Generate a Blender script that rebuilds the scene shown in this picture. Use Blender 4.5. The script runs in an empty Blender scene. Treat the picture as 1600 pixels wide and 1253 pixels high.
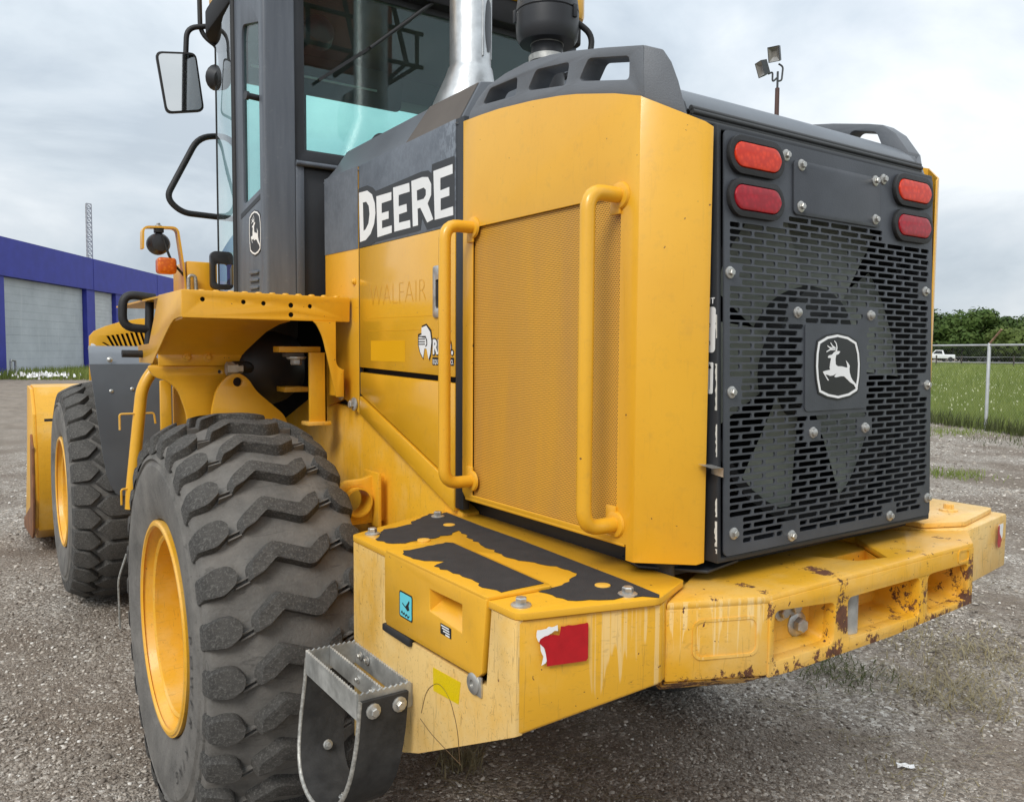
import bpy, bmesh, math, random
import numpy as np
from mathutils import Vector, Matrix
from mathutils.geometry import tessellate_polygon
random.seed(7); rng = np.random.default_rng(7)
SC = bpy.context.scene
COL = SC.collection
PI = math.pi

# ------------------------------------------------------------------ camera
CAM_POS = Vector((-1.777, -1.1529, 1.6263))
yaw, pitch, roll = 0.60464, 0.06296, 0.00704
d = Vector((math.sin(yaw)*math.cos(pitch), math.cos(yaw)*math.cos(pitch), -math.sin(pitch)))
r = Vector((math.cos(yaw), -math.sin(yaw), 0)); u = r.cross(d)
r2 = r*math.cos(roll)+u*math.sin(roll); u2 = -r*math.sin(roll)+u*math.cos(roll)
cd = bpy.data.cameras.new('camera'); cam = bpy.data.objects.new('camera', cd); COL.objects.link(cam)
cam.matrix_world = Matrix(((r2.x, u2.x, -d.x, CAM_POS.x), (r2.y, u2.y, -d.y, CAM_POS.y), (r2.z, u2.z, -d.z, CAM_POS.z), (0, 0, 0, 1)))
cd.sensor_fit = 'HORIZONTAL'; cd.sensor_width = 36.0; cd.lens = 36.0*1260/1600
cd.clip_start = 0.05; cd.clip_end = 2000
SC.camera = cam

# ------------------------------------------------------------------ world, sun, exposure
SUN_EL, SUN_AZ = math.radians(42), math.radians(-122)      # azimuth from +Y towards +X
W = bpy.data.worlds.new('World'); SC.world = W; W.use_nodes = True
wn = W.node_tree; wn.nodes.clear()
def wnode(t, **k):
    n = wn.nodes.new(t)
    for a, b in k.items(): setattr(n, a, b)
    return n
sky = wnode('ShaderNodeTexSky', sky_type='NISHITA', sun_disc=False, sun_elevation=SUN_EL, sun_rotation=SUN_AZ)
skym = wnode('ShaderNodeVectorMath', operation='SCALE'); skym.inputs['Scale'].default_value = 0.10
wn.links.new(sky.outputs[0], skym.inputs[0])
tc = wnode('ShaderNodeTexCoord')
mp = wnode('ShaderNodeMapping'); mp.inputs['Scale'].default_value = (1.25, 1.25, 2.0); mp.inputs['Location'].default_value = (0.35, 1.1, 0.2)
wn.links.new(tc.outputs['Generated'], mp.inputs[0])
n1 = wnode('ShaderNodeTexNoise'); n1.inputs['Scale'].default_value = 2.3; n1.inputs['Detail'].default_value = 9; n1.inputs['Roughness'].default_value = 0.55; n1.inputs['Distortion'].default_value = 0.35
n2 = wnode('ShaderNodeTexNoise'); n2.inputs['Scale'].default_value = 1.1; n2.inputs['Detail'].default_value = 4
wn.links.new(mp.outputs[0], n1.inputs[0]); wn.links.new(mp.outputs[0], n2.inputs[0])
cr = wnode('ShaderNodeValToRGB'); wn.links.new(n1.outputs[0], cr.inputs[0])
e = cr.color_ramp.elements
e[0].position = 0.37; e[0].color = (0.40, 0.455, 0.51, 1)
e[1].position = 0.64; e[1].color = (0.70, 0.735, 0.76, 1)
for p, c in ((0.45, (0.485, 0.54, 0.59, 1)), (0.53, (0.565, 0.61, 0.65, 1))):
    q = e.new(p); q.color = c
cov = wnode('ShaderNodeValToRGB'); wn.links.new(n2.outputs[0], cov.inputs[0])
cov.color_ramp.elements[0].position = 0.30; cov.color_ramp.elements[0].color = (0.80,)*3+(1,)
cov.color_ramp.elements[1].position = 0.45; cov.color_ramp.elements[1].color = (0.97,)*3+(1,)
mx = wnode('ShaderNodeMix', data_type='RGBA')
sep = wnode('ShaderNodeSeparateXYZ'); wn.links.new(tc.outputs['Generated'], sep.inputs[0])     # overcast sky: zenith brighter than horizon
zc = wnode('ShaderNodeClamp'); wn.links.new(sep.outputs[2], zc.inputs[0])
cie = wnode('ShaderNodeMath', operation='MULTIPLY_ADD'); wn.links.new(zc.outputs[0], cie.inputs[0]); cie.inputs[1].default_value = 0.90; cie.inputs[2].default_value = 0.90
cs = wnode('ShaderNodeVectorMath', operation='SCALE'); wn.links.new(cr.outputs[0], cs.inputs[0]); wn.links.new(cie.outputs[0], cs.inputs['Scale'])
wn.links.new(cov.outputs[0], mx.inputs['Factor']); wn.links.new(skym.outputs[0], mx.inputs['A']); wn.links.new(cs.outputs[0], mx.inputs['B'])
bg = wnode('ShaderNodeBackground'); bg.inputs['Strength'].default_value = 0.92
wn.links.new(mx.outputs['Result'], bg.inputs[0])
wo = wnode('ShaderNodeOutputWorld'); wn.links.new(bg.outputs[0], wo.inputs[0])

sl = bpy.data.lights.new('sun', 'SUN'); so = bpy.data.objects.new('sun', sl); COL.objects.link(so)
sl.energy = 1.5; sl.angle = math.radians(22); sl.color = (1.0, 0.965, 0.91)
sd = Vector((math.sin(SUN_AZ)*math.cos(SUN_EL), math.cos(SUN_AZ)*math.cos(SUN_EL), math.sin(SUN_EL)))
so.rotation_euler = sd.to_track_quat('Z', 'Y').to_euler()

SC.view_settings.view_transform = 'Standard'; SC.view_settings.look = 'None'
SC.view_settings.exposure = 0.53; SC.view_settings.gamma = 1.0
SC.render.engine = 'CYCLES'
SC.cycles.use_denoising = True
SC.cycles.max_bounces = 8; SC.cycles.transparent_max_bounces = 16
SC.cycles.caustics_reflective = False; SC.cycles.caustics_refractive = False

# ------------------------------------------------------------------ material helpers
class MT:
    def __init__(s, name, rough=0.5, metal=0.0, base=None, spec=None, coord='Object'):
        s.m = bpy.data.materials.new(name); s.m.use_nodes = True
        s.nt = s.m.node_tree; s.b = s.nt.nodes['Principled BSDF']
        s.b.inputs['Roughness'].default_value = rough; s.b.inputs['Metallic'].default_value = metal
        if base is not None: s.b.inputs['Base Color'].default_value = (*base, 1)
        if spec is not None: s.b.inputs['Specular IOR Level'].default_value = spec
        s.tc = s.n('ShaderNodeTexCoord'); s.co = s.tc.outputs[coord]
    def n(s, t, **k):
        x = s.nt.nodes.new(t)
        for a, b in k.items(): setattr(x, a, b)
        return x
    def lk(s, a, b): s.nt.links.new(a, b)
    def scl(s, v, loc=(0, 0, 0), rot=(0, 0, 0)):
        m = s.n('ShaderNodeMapping'); m.inputs['Scale'].default_value = v; m.inputs['Location'].default_value = loc; m.inputs['Rotation'].default_value = rot
        s.lk(s.co, m.inputs[0]); return m.outputs[0]
    def noise(s, scale, detail=4, rough=0.55, vec=None, dist=0):
        x = s.n('ShaderNodeTexNoise'); x.inputs['Scale'].default_value = scale; x.inputs['Detail'].default_value = detail
        x.inputs['Roughness'].default_value = rough; x.inputs['Distortion'].default_value = dist
        s.lk(vec or s.co, x.inputs[0]); return x.outputs[0]
    def vor(s, scale, vec=None, feat='F1', out=0):
        x = s.n('ShaderNodeTexVoronoi', feature=feat); x.inputs['Scale'].default_value = scale
        s.lk(vec or s.co, x.inputs['Vector']); return x.outputs[out]
    def ramp(s, f, stops, interp='LINEAR'):
        x = s.n('ShaderNodeValToRGB'); x.color_ramp.interpolation = interp; s.lk(f, x.inputs[0]); e = x.color_ramp.elements
        for i, (p, c) in enumerate(stops):
            q = e[i] if i < 2 else e.new(p)
            q.position = p; q.color = (*c, 1) if isinstance(c, tuple) else (c, c, c, 1)
        return x.outputs[0]
    def mix(s, f, a, b, blend='MIX'):
        x = s.n('ShaderNodeMix', data_type='RGBA', blend_type=blend)
        for v, k in ((f, 'Factor'), (a, 'A'), (b, 'B')):
            i = x.inputs[k]
            if isinstance(v, (int, float)): i.default_value = v if k == 'Factor' else (v, v, v, 1)
            elif isinstance(v, tuple): i.default_value = (*v, 1)
            else: s.lk(v, i)
        return x.outputs['Result']
    def math(s, op, a, b=0.0, c=0.0):
        x = s.n('ShaderNodeMath', operation=op)
        for i, v in enumerate((a, b, c)):
            if isinstance(v, (int, float)): x.inputs[i].default_value = v
            else: s.lk(v, x.inputs[i])
        return x.outputs[0]
    def xyz(s, vec=None):
        x = s.n('ShaderNodeSeparateXYZ'); s.lk(vec or s.co, x.inputs[0]); return x.outputs
    def base(s, c): s.lk(c, s.b.inputs['Base Color'])
    def rough(s, c): s.lk(c, s.b.inputs['Roughness'])
    def bump(s, h, strength=0.3, dist=0.01):
        x = s.n('ShaderNodeBump'); x.inputs['Strength'].default_value = strength; x.inputs['Distance'].default_value = dist
        s.lk(h, x.inputs['Height']); s.lk(x.outputs[0], s.b.inputs['Normal']); return x
    def edge(s, radius):
        bv = s.n('ShaderNodeBevel', samples=4); bv.inputs['Radius'].default_value = radius
        g = s.n('ShaderNodeNewGeometry'); dt = s.n('ShaderNodeVectorMath', operation='DOT_PRODUCT')
        s.lk(bv.outputs[0], dt.inputs[0]); s.lk(g.outputs['Normal'], dt.inputs[1])
        return s.math('SUBTRACT', 1.0, dt.outputs['Value'])

MAT = {}
def simple(name, base, rough=0.5, metal=0.0, var=0.15, scale=6.0, spec=None, bump=0.0, bscale=60):
    t = MT(name, rough, metal, spec=spec)
    n = t.noise(scale, 5)
    lo = tuple(c*(1-var) for c in base); hi = tuple(min(1, c*(1+var)) for c in base)
    t.base(t.ramp(n, [(0.3, lo), (0.7, hi)]))
    if bump: t.bump(t.noise(bscale, 4), bump, 0.004)
    MAT[name] = t.m; return t.m

def paint(name, fade=0.0, scratches=0.0, chips=0.0, drips=0.0, rough=0.36, rust=0.0, coat=0.15):
    t = MT(name, rough)
    n = t.noise(2.2, 6, 0.6)
    c = t.ramp(n, [(0.3, (0.72, 0.362, 0.016)), (0.7, (0.79, 0.418, 0.027))])
    if fade:
        f = t.noise(3.5, 8, 0.65)
        fr = t.ramp(f, [(0.60-0.35*fade, 0.0), (0.82-.30*fade, min(1, 0.25+fade*.75))])
        c = t.mix(fr, c, (0.80, 0.56, 0.23))
    # fine dust and grime
    g = t.noise(26, 6, 0.7)
    c = t.mix(t.ramp(g, [(0.55, 0.0), (0.85, 0.30)]), c, (0.34, 0.20, 0.05))
    if drips:                                       # chalky runs from the top edge, each ending at its own height
        x_, y_, z_ = t.xyz()
        col_ = t.noise(1.0, 3, 0.6, t.scl((70, 70, 0.9)))
        end = t.math('ADD', t.math('MULTIPLY', t.noise(1.0, 2, 0.5, t.scl((34, 34, 0.0))), 0.55), 0.755)
        run = t.math('MULTIPLY', t.ramp(col_, [(0.50, 0.0), (0.56, 1.0)]), t.ramp(t.math('SUBTRACT', z_, end), [(0.0, 0.0), (0.012, 1.0)]))
        area = t.math('MAXIMUM', t.ramp(t.math('ABSOLUTE', t.math('ADD', x_, 0.50)), [(0.11, 1.0), (0.125, 0.0)]), t.ramp(t.math('ABSOLUTE', t.math('ADD', x_, 0.70)), [(0.06, .8), (0.10, 0.0)]))
        gn = t.n('ShaderNodeNewGeometry'); up_ = t.ramp(t.xyz(gn.outputs['True Normal'])[2], [(.3, 1.0), (.6, 0.0)])
        c = t.mix(t.math('MULTIPLY', t.math('MULTIPLY', t.math('MULTIPLY', run, area), up_), drips*.75), c, (0.82, 0.60, 0.28))
    if scratches:
        w = t.noise(1.0, 3, 0.5, t.scl((6, 110, 110), rot=(.7, .3, .2)), 1.5)
        w2 = t.noise(1.0, 3, 0.5, t.scl((120, 120, 9), rot=(.2, -.5, .9)), 1.5)
        m = t.math('MAXIMUM', t.ramp(w, [(0.635, 0.0), (0.66, 1.0)]), t.ramp(w2, [(0.635, 0.0), (0.66, 1.0)]))
        c = t.mix(t.math('MULTIPLY', m, scratches), c, (0.22, 0.11, 0.03))
    if chips or rust:
        sp = t.noise(55, 3, 0.6)
        m = t.ramp(sp, [(0.74-.06*chips, 0.0), (0.76-.06*chips, 1.0)])
        if rust:
            x_, y_, z_ = t.xyz()
            big = t.noise(17, 9, 0.80, t.scl((1, 1, .8)))
            low = t.ramp(z_, [(0.950, 1.0), (0.985, 0.0)]); top_ = t.math('MULTIPLY', t.ramp(z_, [(1.092, 0.0), (1.108, 1.0)]), t.math('MULTIPLY', t.ramp(y_, [(-.075, 1.0), (-.06, 0.0)]), .72))
            A = t.math('MAXIMUM', low, top_)
            for xc, wd, k in ((-.130, .030, 1.0), (.221, .022, .85), (-.375, .022, .8), (.455, .022, .9)):
                A = t.math('MAXIMUM', A, t.math('MULTIPLY', t.ramp(t.math('ABSOLUTE', t.math('SUBTRACT', x_, xc)), [(wd*.6, k), (wd*1.4, 0.0)]), t.ramp(y_, [(-.07, 1.0), (-.05, 0.0)])))
            e2 = t.ramp(t.math('ADD', big, t.math('MULTIPLY', A, .150)), [(.645, 0.0), (.665, 1.0)])
            m = t.math('MAXIMUM', m, t.math('MULTIPLY', e2, rust))
        c = t.mix(m, c, t.ramp(t.noise(40, 3), [(.3, (0.07, 0.028, 0.015)), (.7, (0.17, 0.06, 0.025))]))
        t.rough(t.ramp(m, [(0.0, rough), (1.0, 0.8)]))
    t.base(c)
    t.b.inputs['Coat Weight'].default_value = coat; t.b.inputs['Coat Roughness'].default_value = 0.14
    t.bump(t.noise(90, 3), 0.08, 0.002)
    MAT[name] = t.m; return t.m
paint('yellow', chips=.25, scratches=.06, coat=.3)
paint('yellow_gloss', chips=.1, scratches=.05, rough=.25, coat=.7)
paint('yellow_old', fade=0.35, chips=0.1, scratches=0.25, rough=0.45)
paint('yellow_worn', fade=0.82, chips=0.5, scratches=0.42, rough=0.5)
paint('yellow_cast', fade=0.42, chips=0.8, drips=0.9, scratches=0.2, rough=0.45, rust=1.0)
paint('yellow_stained', fade=0.2, chips=0.6, drips=1.0, scratches=0.2, rough=0.45)
simple('grey_plastic', (0.135, 0.145, 0.160), 0.55, var=0.12, bump=0.25, bscale=350)
simple('cap_grey', (0.110, 0.121, 0.136), 0.38, var=0.10, bump=0.06, bscale=120)
def cabgrey():
    t = MT('cab_grey', 0.42)
    st = t.noise(1.0, 6, 0.6, t.scl((28, 28, 2.2)))
    c = t.ramp(st, [(0.3, (0.080, 0.091, 0.110)), (0.7, (0.125, 0.140, 0.163))])
    c = t.mix(t.ramp(t.noise(40, 4, .7), [(.6, 0.0), (.75, .5)]), c, (0.20, 0.21, 0.22))
    t.base(c); t.bump(t.noise(160, 2), 0.08, 0.002); MAT['cab_grey'] = t.m
cabgrey()
def doorgrey():                                    # weathered grey paint, chalky flecks in the upper rear area
    t = MT('weathered_grey', 0.42)
    fl = t.noise(62, 4, 0.7, t.scl((1, 1, 0.7)))
    area = t.noise(3.0, 2, 0.5)
    c = t.ramp(t.noise(7, 5), [(.3, (0.090, 0.103, 0.124)), (.7, (0.14, 0.158, 0.185))])
    y = t.xyz()[1]
    m = t.math('MULTIPLY', t.ramp(fl, [(.47, 0.0), (.56, 1.0)]), t.math('MULTIPLY', t.ramp(y, [(.9, .95), (1.5, .25)]), t.ramp(t.xyz()[2], [(2.12, .35), (2.22, 1.0)])))
    c = t.mix(m, c, (0.34, 0.38, 0.43))
    t.base(c); MAT['weathered_grey'] = t.m
doorgrey()
simple('dark_steel', (0.052, 0.057, 0.067), 0.42, var=0.2, scale=8, bump=0.08, bscale=200)
simple('frame_black', (0.022, 0.024, 0.028), 0.5, var=0.2)
simple('black_rubber', (0.016, 0.016, 0.017), 0.6, var=0.25, bump=0.2, bscale=80)
simple('flap_rubber', (0.024, 0.023, 0.022), 0.75, var=0.5, scale=25, bump=0.4, bscale=60)
simple('seal_rubber', (0.050, 0.052, 0.054), 0.6, var=0.2)
simple('dark_plastic', (0.020, 0.021, 0.024), 0.45, var=0.2, bump=0.1, bscale=200)
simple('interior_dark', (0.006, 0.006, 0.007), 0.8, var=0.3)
simple('grip_film', (0.030, 0.027, 0.027), 0.9, var=0.2, scale=30, bump=0.7, bscale=420)
simple('zinc', (0.50, 0.49, 0.46), 0.38, metal=0.75, var=0.3, scale=30, bump=0.2, bscale=60)
simple('galvanised', (0.42, 0.42, 0.40), 0.48, metal=0.55, var=0.45, scale=14, bump=0.3, bscale=50)
simple('exhaust_steel', (0.52, 0.53, 0.53), 0.38, metal=0.85, var=0.15, scale=22, bump=0.35, bscale=30)
simple('fan_blade', (0.26, 0.285, 0.245), 0.5, var=0.2)
simple('white_decal', (0.80, 0.80, 0.79), 0.4, var=0.04)
simple('decal_dark', (0.030, 0.031, 0.033), 0.45, var=0.1)
simple('badge_black', (0.012, 0.012, 0.013), 0.35, var=0.2)
simple('cyan_sticker', (0.13, 0.58, 0.66), 0.35, var=0.05)
simple('yellow_sticker', (0.70, 0.50, 0.0), 0.3, var=0.1, scale=300)
simple('red_sticker', (0.42, 0.006, 0.012), 0.28, var=0.12, scale=40)
simple('trim_brown', (0.095, 0.080, 0.068), 0.7, var=0.15)
simple('worn_edge', (0.20, 0.085, 0.035), 0.7, var=0.4, scale=8)
simple('cable_wire', (0.38, 0.37, 0.34), 0.5, metal=0.6, var=0.4, scale=120)
simple('chipped_white', (0.62, 0.61, 0.56), 0.7, var=0.2, scale=40)

def lens(name, c1, c2, em=0.0):
    t = MT(name, 0.35, spec=.3)
    v = t.vor(75); t.base(t.ramp(v, [(0.0, c1), (0.6, c2)]))
    t.b.inputs['Coat Weight'].default_value = 0.25; t.b.inputs['Coat Roughness'].default_value = 0.15
    t.bump(v, 0.12, 0.002); MAT[name] = t.m
lens('lens_amber', (0.80, 0.055, 0.010), (0.58, 0.028, 0.006))
lens('lens_red', (0.44, 0.006, 0.018), (0.30, 0.004, 0.012))
lens('lens_orange', (0.75, 0.20, 0.01), (0.55, 0.10, 0.005))

def screen():                                       # perforated sheet: round holes open to the dark engine bay
    t = MT('perforated_yellow', 0.45)
    x, y, z = t.xyz()
    P = 0.0052
    row = t.math('DIVIDE', z, P*0.866); ri = t.math('FLOOR', row)
    off = t.math('MULTIPLY', t.math('MODULO', ri, 2.0), 0.5)
    cy = t.math('SUBTRACT', t.math('FRACT', t.math('ADD', t.math('DIVIDE', y, P), t.math('ADD', off, 100.0))), 0.5)
    cz = t.math('MULTIPLY', t.math('SUBTRACT', t.math('FRACT', row), 0.5), 0.866)
    dd = t.math('SQRT', t.math('ADD', t.math('MULTIPLY', cy, cy), t.math('MULTIPLY', cz, cz)))
    hole = t.ramp(dd, [(0.27, 1.0), (0.34, 0.0)])
    n = t.noise(1.0, 5, .6, t.scl((1, 9, 1.3)))
    t.base(t.mix(t.ramp(n, [(.35, 0.0), (.7, .55)]), (0.80, 0.41, 0.045), (0.60, 0.32, 0.085)))
    tr = t.n('ShaderNodeBsdfTransparent'); ms = t.n('ShaderNodeMixShader')
    t.lk(hole, ms.inputs[0]); t.lk(t.b.outputs[0], ms.inputs[1]); t.lk(tr.outputs[0], ms.inputs[2])
    t.lk(ms.outputs[0], t.nt.nodes['Material Output'].inputs[0]); MAT['perforated_yellow'] = t.m
screen()

def glass(name, tint, refl=1.0, rough=0.0, dirt=0.02):
    t = MT(name, 0.5)
    tr = t.n('ShaderNodeBsdfTransparent'); tr.inputs[0].default_value = (*tint, 1)
    gl = t.n('ShaderNodeBsdfGlossy'); gl.inputs['Roughness'].default_value = rough
    fr = t.n('ShaderNodeFresnel'); gg = t.n('ShaderNodeNewGeometry'); t.lk(t.math('ADD', 1.5, t.math('MULTIPLY', gg.outputs['Backfacing'], 1/1.5-1.5)), fr.inputs[0])
    df = t.n('ShaderNodeBsdfDiffuse'); df.inputs[0].default_value = (.5, .5, .48, 1)
    ms = t.n('ShaderNodeMixShader'); t.lk(t.math('MULTIPLY', fr.outputs[0], refl), ms.inputs[0]); t.lk(tr.outputs[0], ms.inputs[1]); t.lk(gl.outputs[0], ms.inputs[2])
    m2 = t.n('ShaderNodeMixShader'); t.lk(t.ramp(t.noise(3, 6, .7), [(.3, 0.0), (.8, dirt)]), m2.inputs[0]); t.lk(ms.outputs[0], m2.inputs[1]); t.lk(df.outputs[0], m2.inputs[2])
    t.lk(m2.outputs[0], t.nt.nodes['Material Output'].inputs[0]); MAT[name] = t.m
glass('tinted_glass', (0.74, 0.93, 0.91), 1.2, dirt=0.04)
glass('windscreen_glass', (0.70, 0.93, 0.90), 1.0)
glass('clear_glass', (0.90, 0.95, 0.96), 1.2, dirt=0.05)
t = MT('mirror_glass', 0.03, 1.0, base=(0.75, 0.77, 0.78)); MAT['mirror_glass'] = t.m

def tyre_mat(name, side):
    t = MT(name, 0.82, spec=0.3)
    n = t.noise(9, 7, .65)
    if side: c = t.ramp(n, [(.25, (0.10, 0.095, 0.088)), (.75, (0.23, 0.215, 0.195))])
    else:    c = t.ramp(n, [(.3, (0.042, 0.040, 0.038)), (.75, (0.125, 0.118, 0.108))])
    f = t.noise(150, 5, .75)
    c = t.mix(t.ramp(f, [(.50, 0.0), (.66, .60 if not side else .25)]), c, (0.26, 0.25, 0.23))
    if side:
        sc_ = t.noise(1.0, 5, .7, t.scl((3, 40, 40), rot=(.5, 0, 0)), 1.0)
        c = t.mix(t.ramp(sc_, [(.58, 0.0), (.68, .45)]), c, (0.035, 0.034, 0.032))
    t.base(c); t.bump(t.noise(75, 8, .8), 1.0, 0.010 if not side else .006); MAT[name] = t.m
tyre_mat('tyre_side', True); tyre_mat('tyre_tread', False)

# ------------------------------------------------------------------ mesh helpers
def link(name, me, mat, parent=None, smooth=None):
    o = bpy.data.objects.new(name, me); COL.objects.link(o)
    if mat is not None and len(me.materials) == 0: me.materials.append(MAT[mat] if isinstance(mat, str) else mat)
    if smooth: shade(me, smooth)
    if parent is not None: o.parent = parent
    return o
def shade(me, ang=35):
    if ang is True: ang = 180
    me.polygons.foreach_set('use_smooth', [True]*len(me.polygons))
    if ang < 180: me.set_sharp_from_angle(angle=math.radians(ang))
def mesh(name, V, F, mat, parent=None, smooth=None, recalc=True, bevel=0, seg=2):
    me = bpy.data.meshes.new(name)
    if bevel or recalc:
        bm = bmesh.new(); vs = [bm.verts.new(v) for v in V]
        for f in F:
            try: bm.faces.new([vs[i] for i in f])
            except ValueError: pass
        bmesh.ops.recalc_face_normals(bm, faces=bm.faces)
        if bevel:
            es = [e for e in bm.edges if len(e.link_faces) == 2 and e.calc_face_angle(0) > 0.45]
            bmesh.ops.bevel(bm, geom=es, offset=bevel, segments=seg, profile=0.5, affect='EDGES', clamp_overlap=True)
        bm.to_mesh(me); bm.free()
    else: me.from_pydata(V, [], F)
    return link(name, me, mat, parent, smooth if smooth is not None else (35 if bevel else None))
def empty(name, loc=(0, 0, 0), parent=None):
    o = bpy.data.objects.new(name, None); COL.objects.link(o); o.location = loc; o.empty_display_size = 0.1
    if parent is not None: o.parent = parent
    return o
def tag(o, label=None, cat=None, group=None, kind=None):
    if label: o['label'] = label
    if cat: o['category'] = cat
    if group: o['group'] = group
    if kind: o['kind'] = kind
    return o
BOXF = [(0, 1, 3, 2), (4, 6, 7, 5), (0, 4, 5, 1), (2, 3, 7, 6), (0, 2, 6, 4), (1, 5, 7, 3)]
def boxv(x0, x1, y0, y1, z0, z1): return [(x, y, z) for x in (x0, x1) for y in (y0, y1) for z in (z0, z1)]
def box(name, x0, x1, y0, y1, z0, z1, mat, parent=None, bevel=0.004):
    return mesh(name, boxv(x0, x1, y0, y1, z0, z1), BOXF, mat, parent, bevel=bevel)
class Plane:                                        # (u, v, w) -> world ; w = u x v points out
    def __init__(s, o, u, v):
        s.o = Vector(o); s.u = Vector(u).normalized(); s.v = Vector(v).normalized(); s.w = s.u.cross(s.v).normalized()
    def __call__(s, a, b, c=0.0): return s.o+s.u*a+s.v*b+s.w*c
LEFT = Plane((0, 0, 0), (0, -1, 0), (0, 0, 1))      # u = -Y, v = Z, w = -X
REAR = Plane((0, 0, 0), (1, 0, 0), (0, 0, 1))       # u = X, v = Z, w = -Y
TOP = Plane((0, 0, 0), (1, 0, 0), (0, 1, 0))        # u = X, v = Y, w = Z
def plate(name, pl, outer, holes=(), w0=0.0, w1=0.005, mat=None, parent=None, bevel=0, smooth=None):
    loops = [list(outer)]+[list(h) for h in holes]
    tri = tessellate_polygon([[Vector((a, b, 0)) for a, b in l] for l in loops])
    flat = [p for l in loops for p in l]; n = len(flat)
    V = [pl(a, b, w1) for a, b in flat]+[pl(a, b, w0) for a, b in flat]
    F = [tuple(t_) for t_ in tri]+[tuple(i+n for i in reversed(t_)) for t_ in tri]
    k = 0
    for l in loops:
        m = len(l)
        for i in range(m): a, b = k+i, k+(i+1) % m; F.append((a, b, b+n, a+n))
        k += m
    return mesh(name, V, F, mat, parent, bevel=bevel, smooth=smooth)
def rrect(cx, cy, w, h, rad, seg=4):
    rad = min(rad, w/2-1e-5, h/2-1e-5); P = []
    for sx, sy, a0 in ((1, 1, 0), (-1, 1, PI/2), (-1, -1, PI), (1, -1, 1.5*PI)):
        for i in range(seg+1):
            a = a0+PI/2*i/seg
            P.append((cx+sx*(w/2-rad)+rad*math.cos(a), cy+sy*(h/2-rad)+rad*math.sin(a)))
    return P
def ngon(cx, cy, rad, n=16, a0=0): return [(cx+rad*math.cos(a0+2*PI*i/n), cy+rad*math.sin(a0+2*PI*i/n)) for i in range(n)]
def rounded(poly, rads, seg=4):                     # fillet the corners of a polygon
    n = len(poly); out = []
    for i, p in enumerate(poly):
        rr = rads[i] if isinstance(rads, (list, tuple)) else rads
        P, A, B = Vector(p), Vector(poly[i-1]), Vector(poly[(i+1) % n])
        da, db = (A-P), (B-P); L = min(da.length, db.length)*0.45
        k = min(rr, L)
        if k < 1e-5: out.append(tuple(p)); continue
        a, b = P+da.normalized()*k, P+db.normalized()*k
        for j in range(seg+1):
            s = j/seg; q = a*(1-s)**2+P*2*s*(1-s)+b*s*s; out.append((q.x, q.y))
    return out
def jag(poly, step, amp, skip=()):
    out = []; n = len(poly)
    for i in range(n):
        a, b = Vector(poly[i]), Vector(poly[(i+1) % n]); L = (b-a).length; m = max(1, int(L/step))
        nr = Vector((-(b-a).y, (b-a).x)).normalized()
        for j in range(m):
            p = a.lerp(b, j/m); k = 0 if i in skip else random.uniform(-amp, amp)
            q = p+nr*k; out.append((q.x, q.y))
    return out
def path3(points, rad, seg=6, closed=False):
    pts = [Vector(p) for p in points]; n = len(pts); out = []
    for i, p in enumerate(pts):
        if not closed and i in (0, n-1): out.append(p); continue
        da, db = pts[i-1]-p, pts[(i+1) % n]-p; k = min(rad, da.length*.48, db.length*.48)
        a, b = p+da.normalized()*k, p+db.normalized()*k
        for j in range(seg+1):
            s = j/seg; out.append(a*(1-s)**2+p*2*s*(1-s)+b*s*s)
    return out
def tube(name, points, rad, mat, parent=None, bend=0.06, sides=12, closed=False, flat=None):
    pts = path3(points, bend, 6, closed) if bend else [Vector(p) for p in points]
    n = len(pts); V = []; F = []
    def tan(i):
        if closed: return (pts[(i+1) % n]-pts[i-1]).normalized()
        return (pts[min(i+1, n-1)]-pts[max(i-1, 0)]).normalized()
    T = tan(0); ref = Vector((0, 0, 1)) if abs(T.z) < .9 else Vector((1, 0, 0))
    if flat is not None: ref = Vector(flat)
    Nn = (ref-T*ref.dot(T)).normalized()
    for i in range(n):
        T = tan(i); Nn = (Nn-T*Nn.dot(T)).normalized(); B = T.cross(Nn)
        for k in range(sides):
            a = 2*PI*k/sides; V.append(pts[i]+Nn*(rad*math.cos(a))+B*(rad*math.sin(a)))
    for i in range(n if closed else n-1):
        for k in range(sides):
            a, b = i*sides+k, i*sides+(k+1) % sides; c, e_ = ((i+1) % n)*sides+k, ((i+1) % n)*sides+(k+1) % sides
            F.append((a, b, e_, c))
    if not closed: F.append(tuple(range(sides))); F.append(tuple((n-1)*sides+k for k in range(sides)))
    return mesh(name, V, F, mat, parent, smooth=50)
def strap(name, points, wdir, w, t_, mat, parent=None, bend=0.03):   # flat bar following a path; w across wdir
    pts = path3(points, bend, 6) if bend else [Vector(p) for p in points]
    wd = Vector(wdir).normalized(); V = []; F = []; n = len(pts)
    for i in range(n):
        T = (pts[min(i+1, n-1)]-pts[max(i-1, 0)]).normalized(); nn = T.cross(wd).normalized()
        for a, b in ((-1, -1), (1, -1), (1, 1), (-1, 1)): V.append(pts[i]+wd*(a*w/2)+nn*(b*t_/2))
    for i in range(n-1):
        for k in range(4): F.append((i*4+k, i*4+(k+1) % 4, (i+1)*4+(k+1) % 4, (i+1)*4+k))
    F += [(0, 1, 2, 3), tuple((n-1)*4+k for k in range(4))]
    return mesh(name, V, F, mat, parent, smooth=30)
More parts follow.
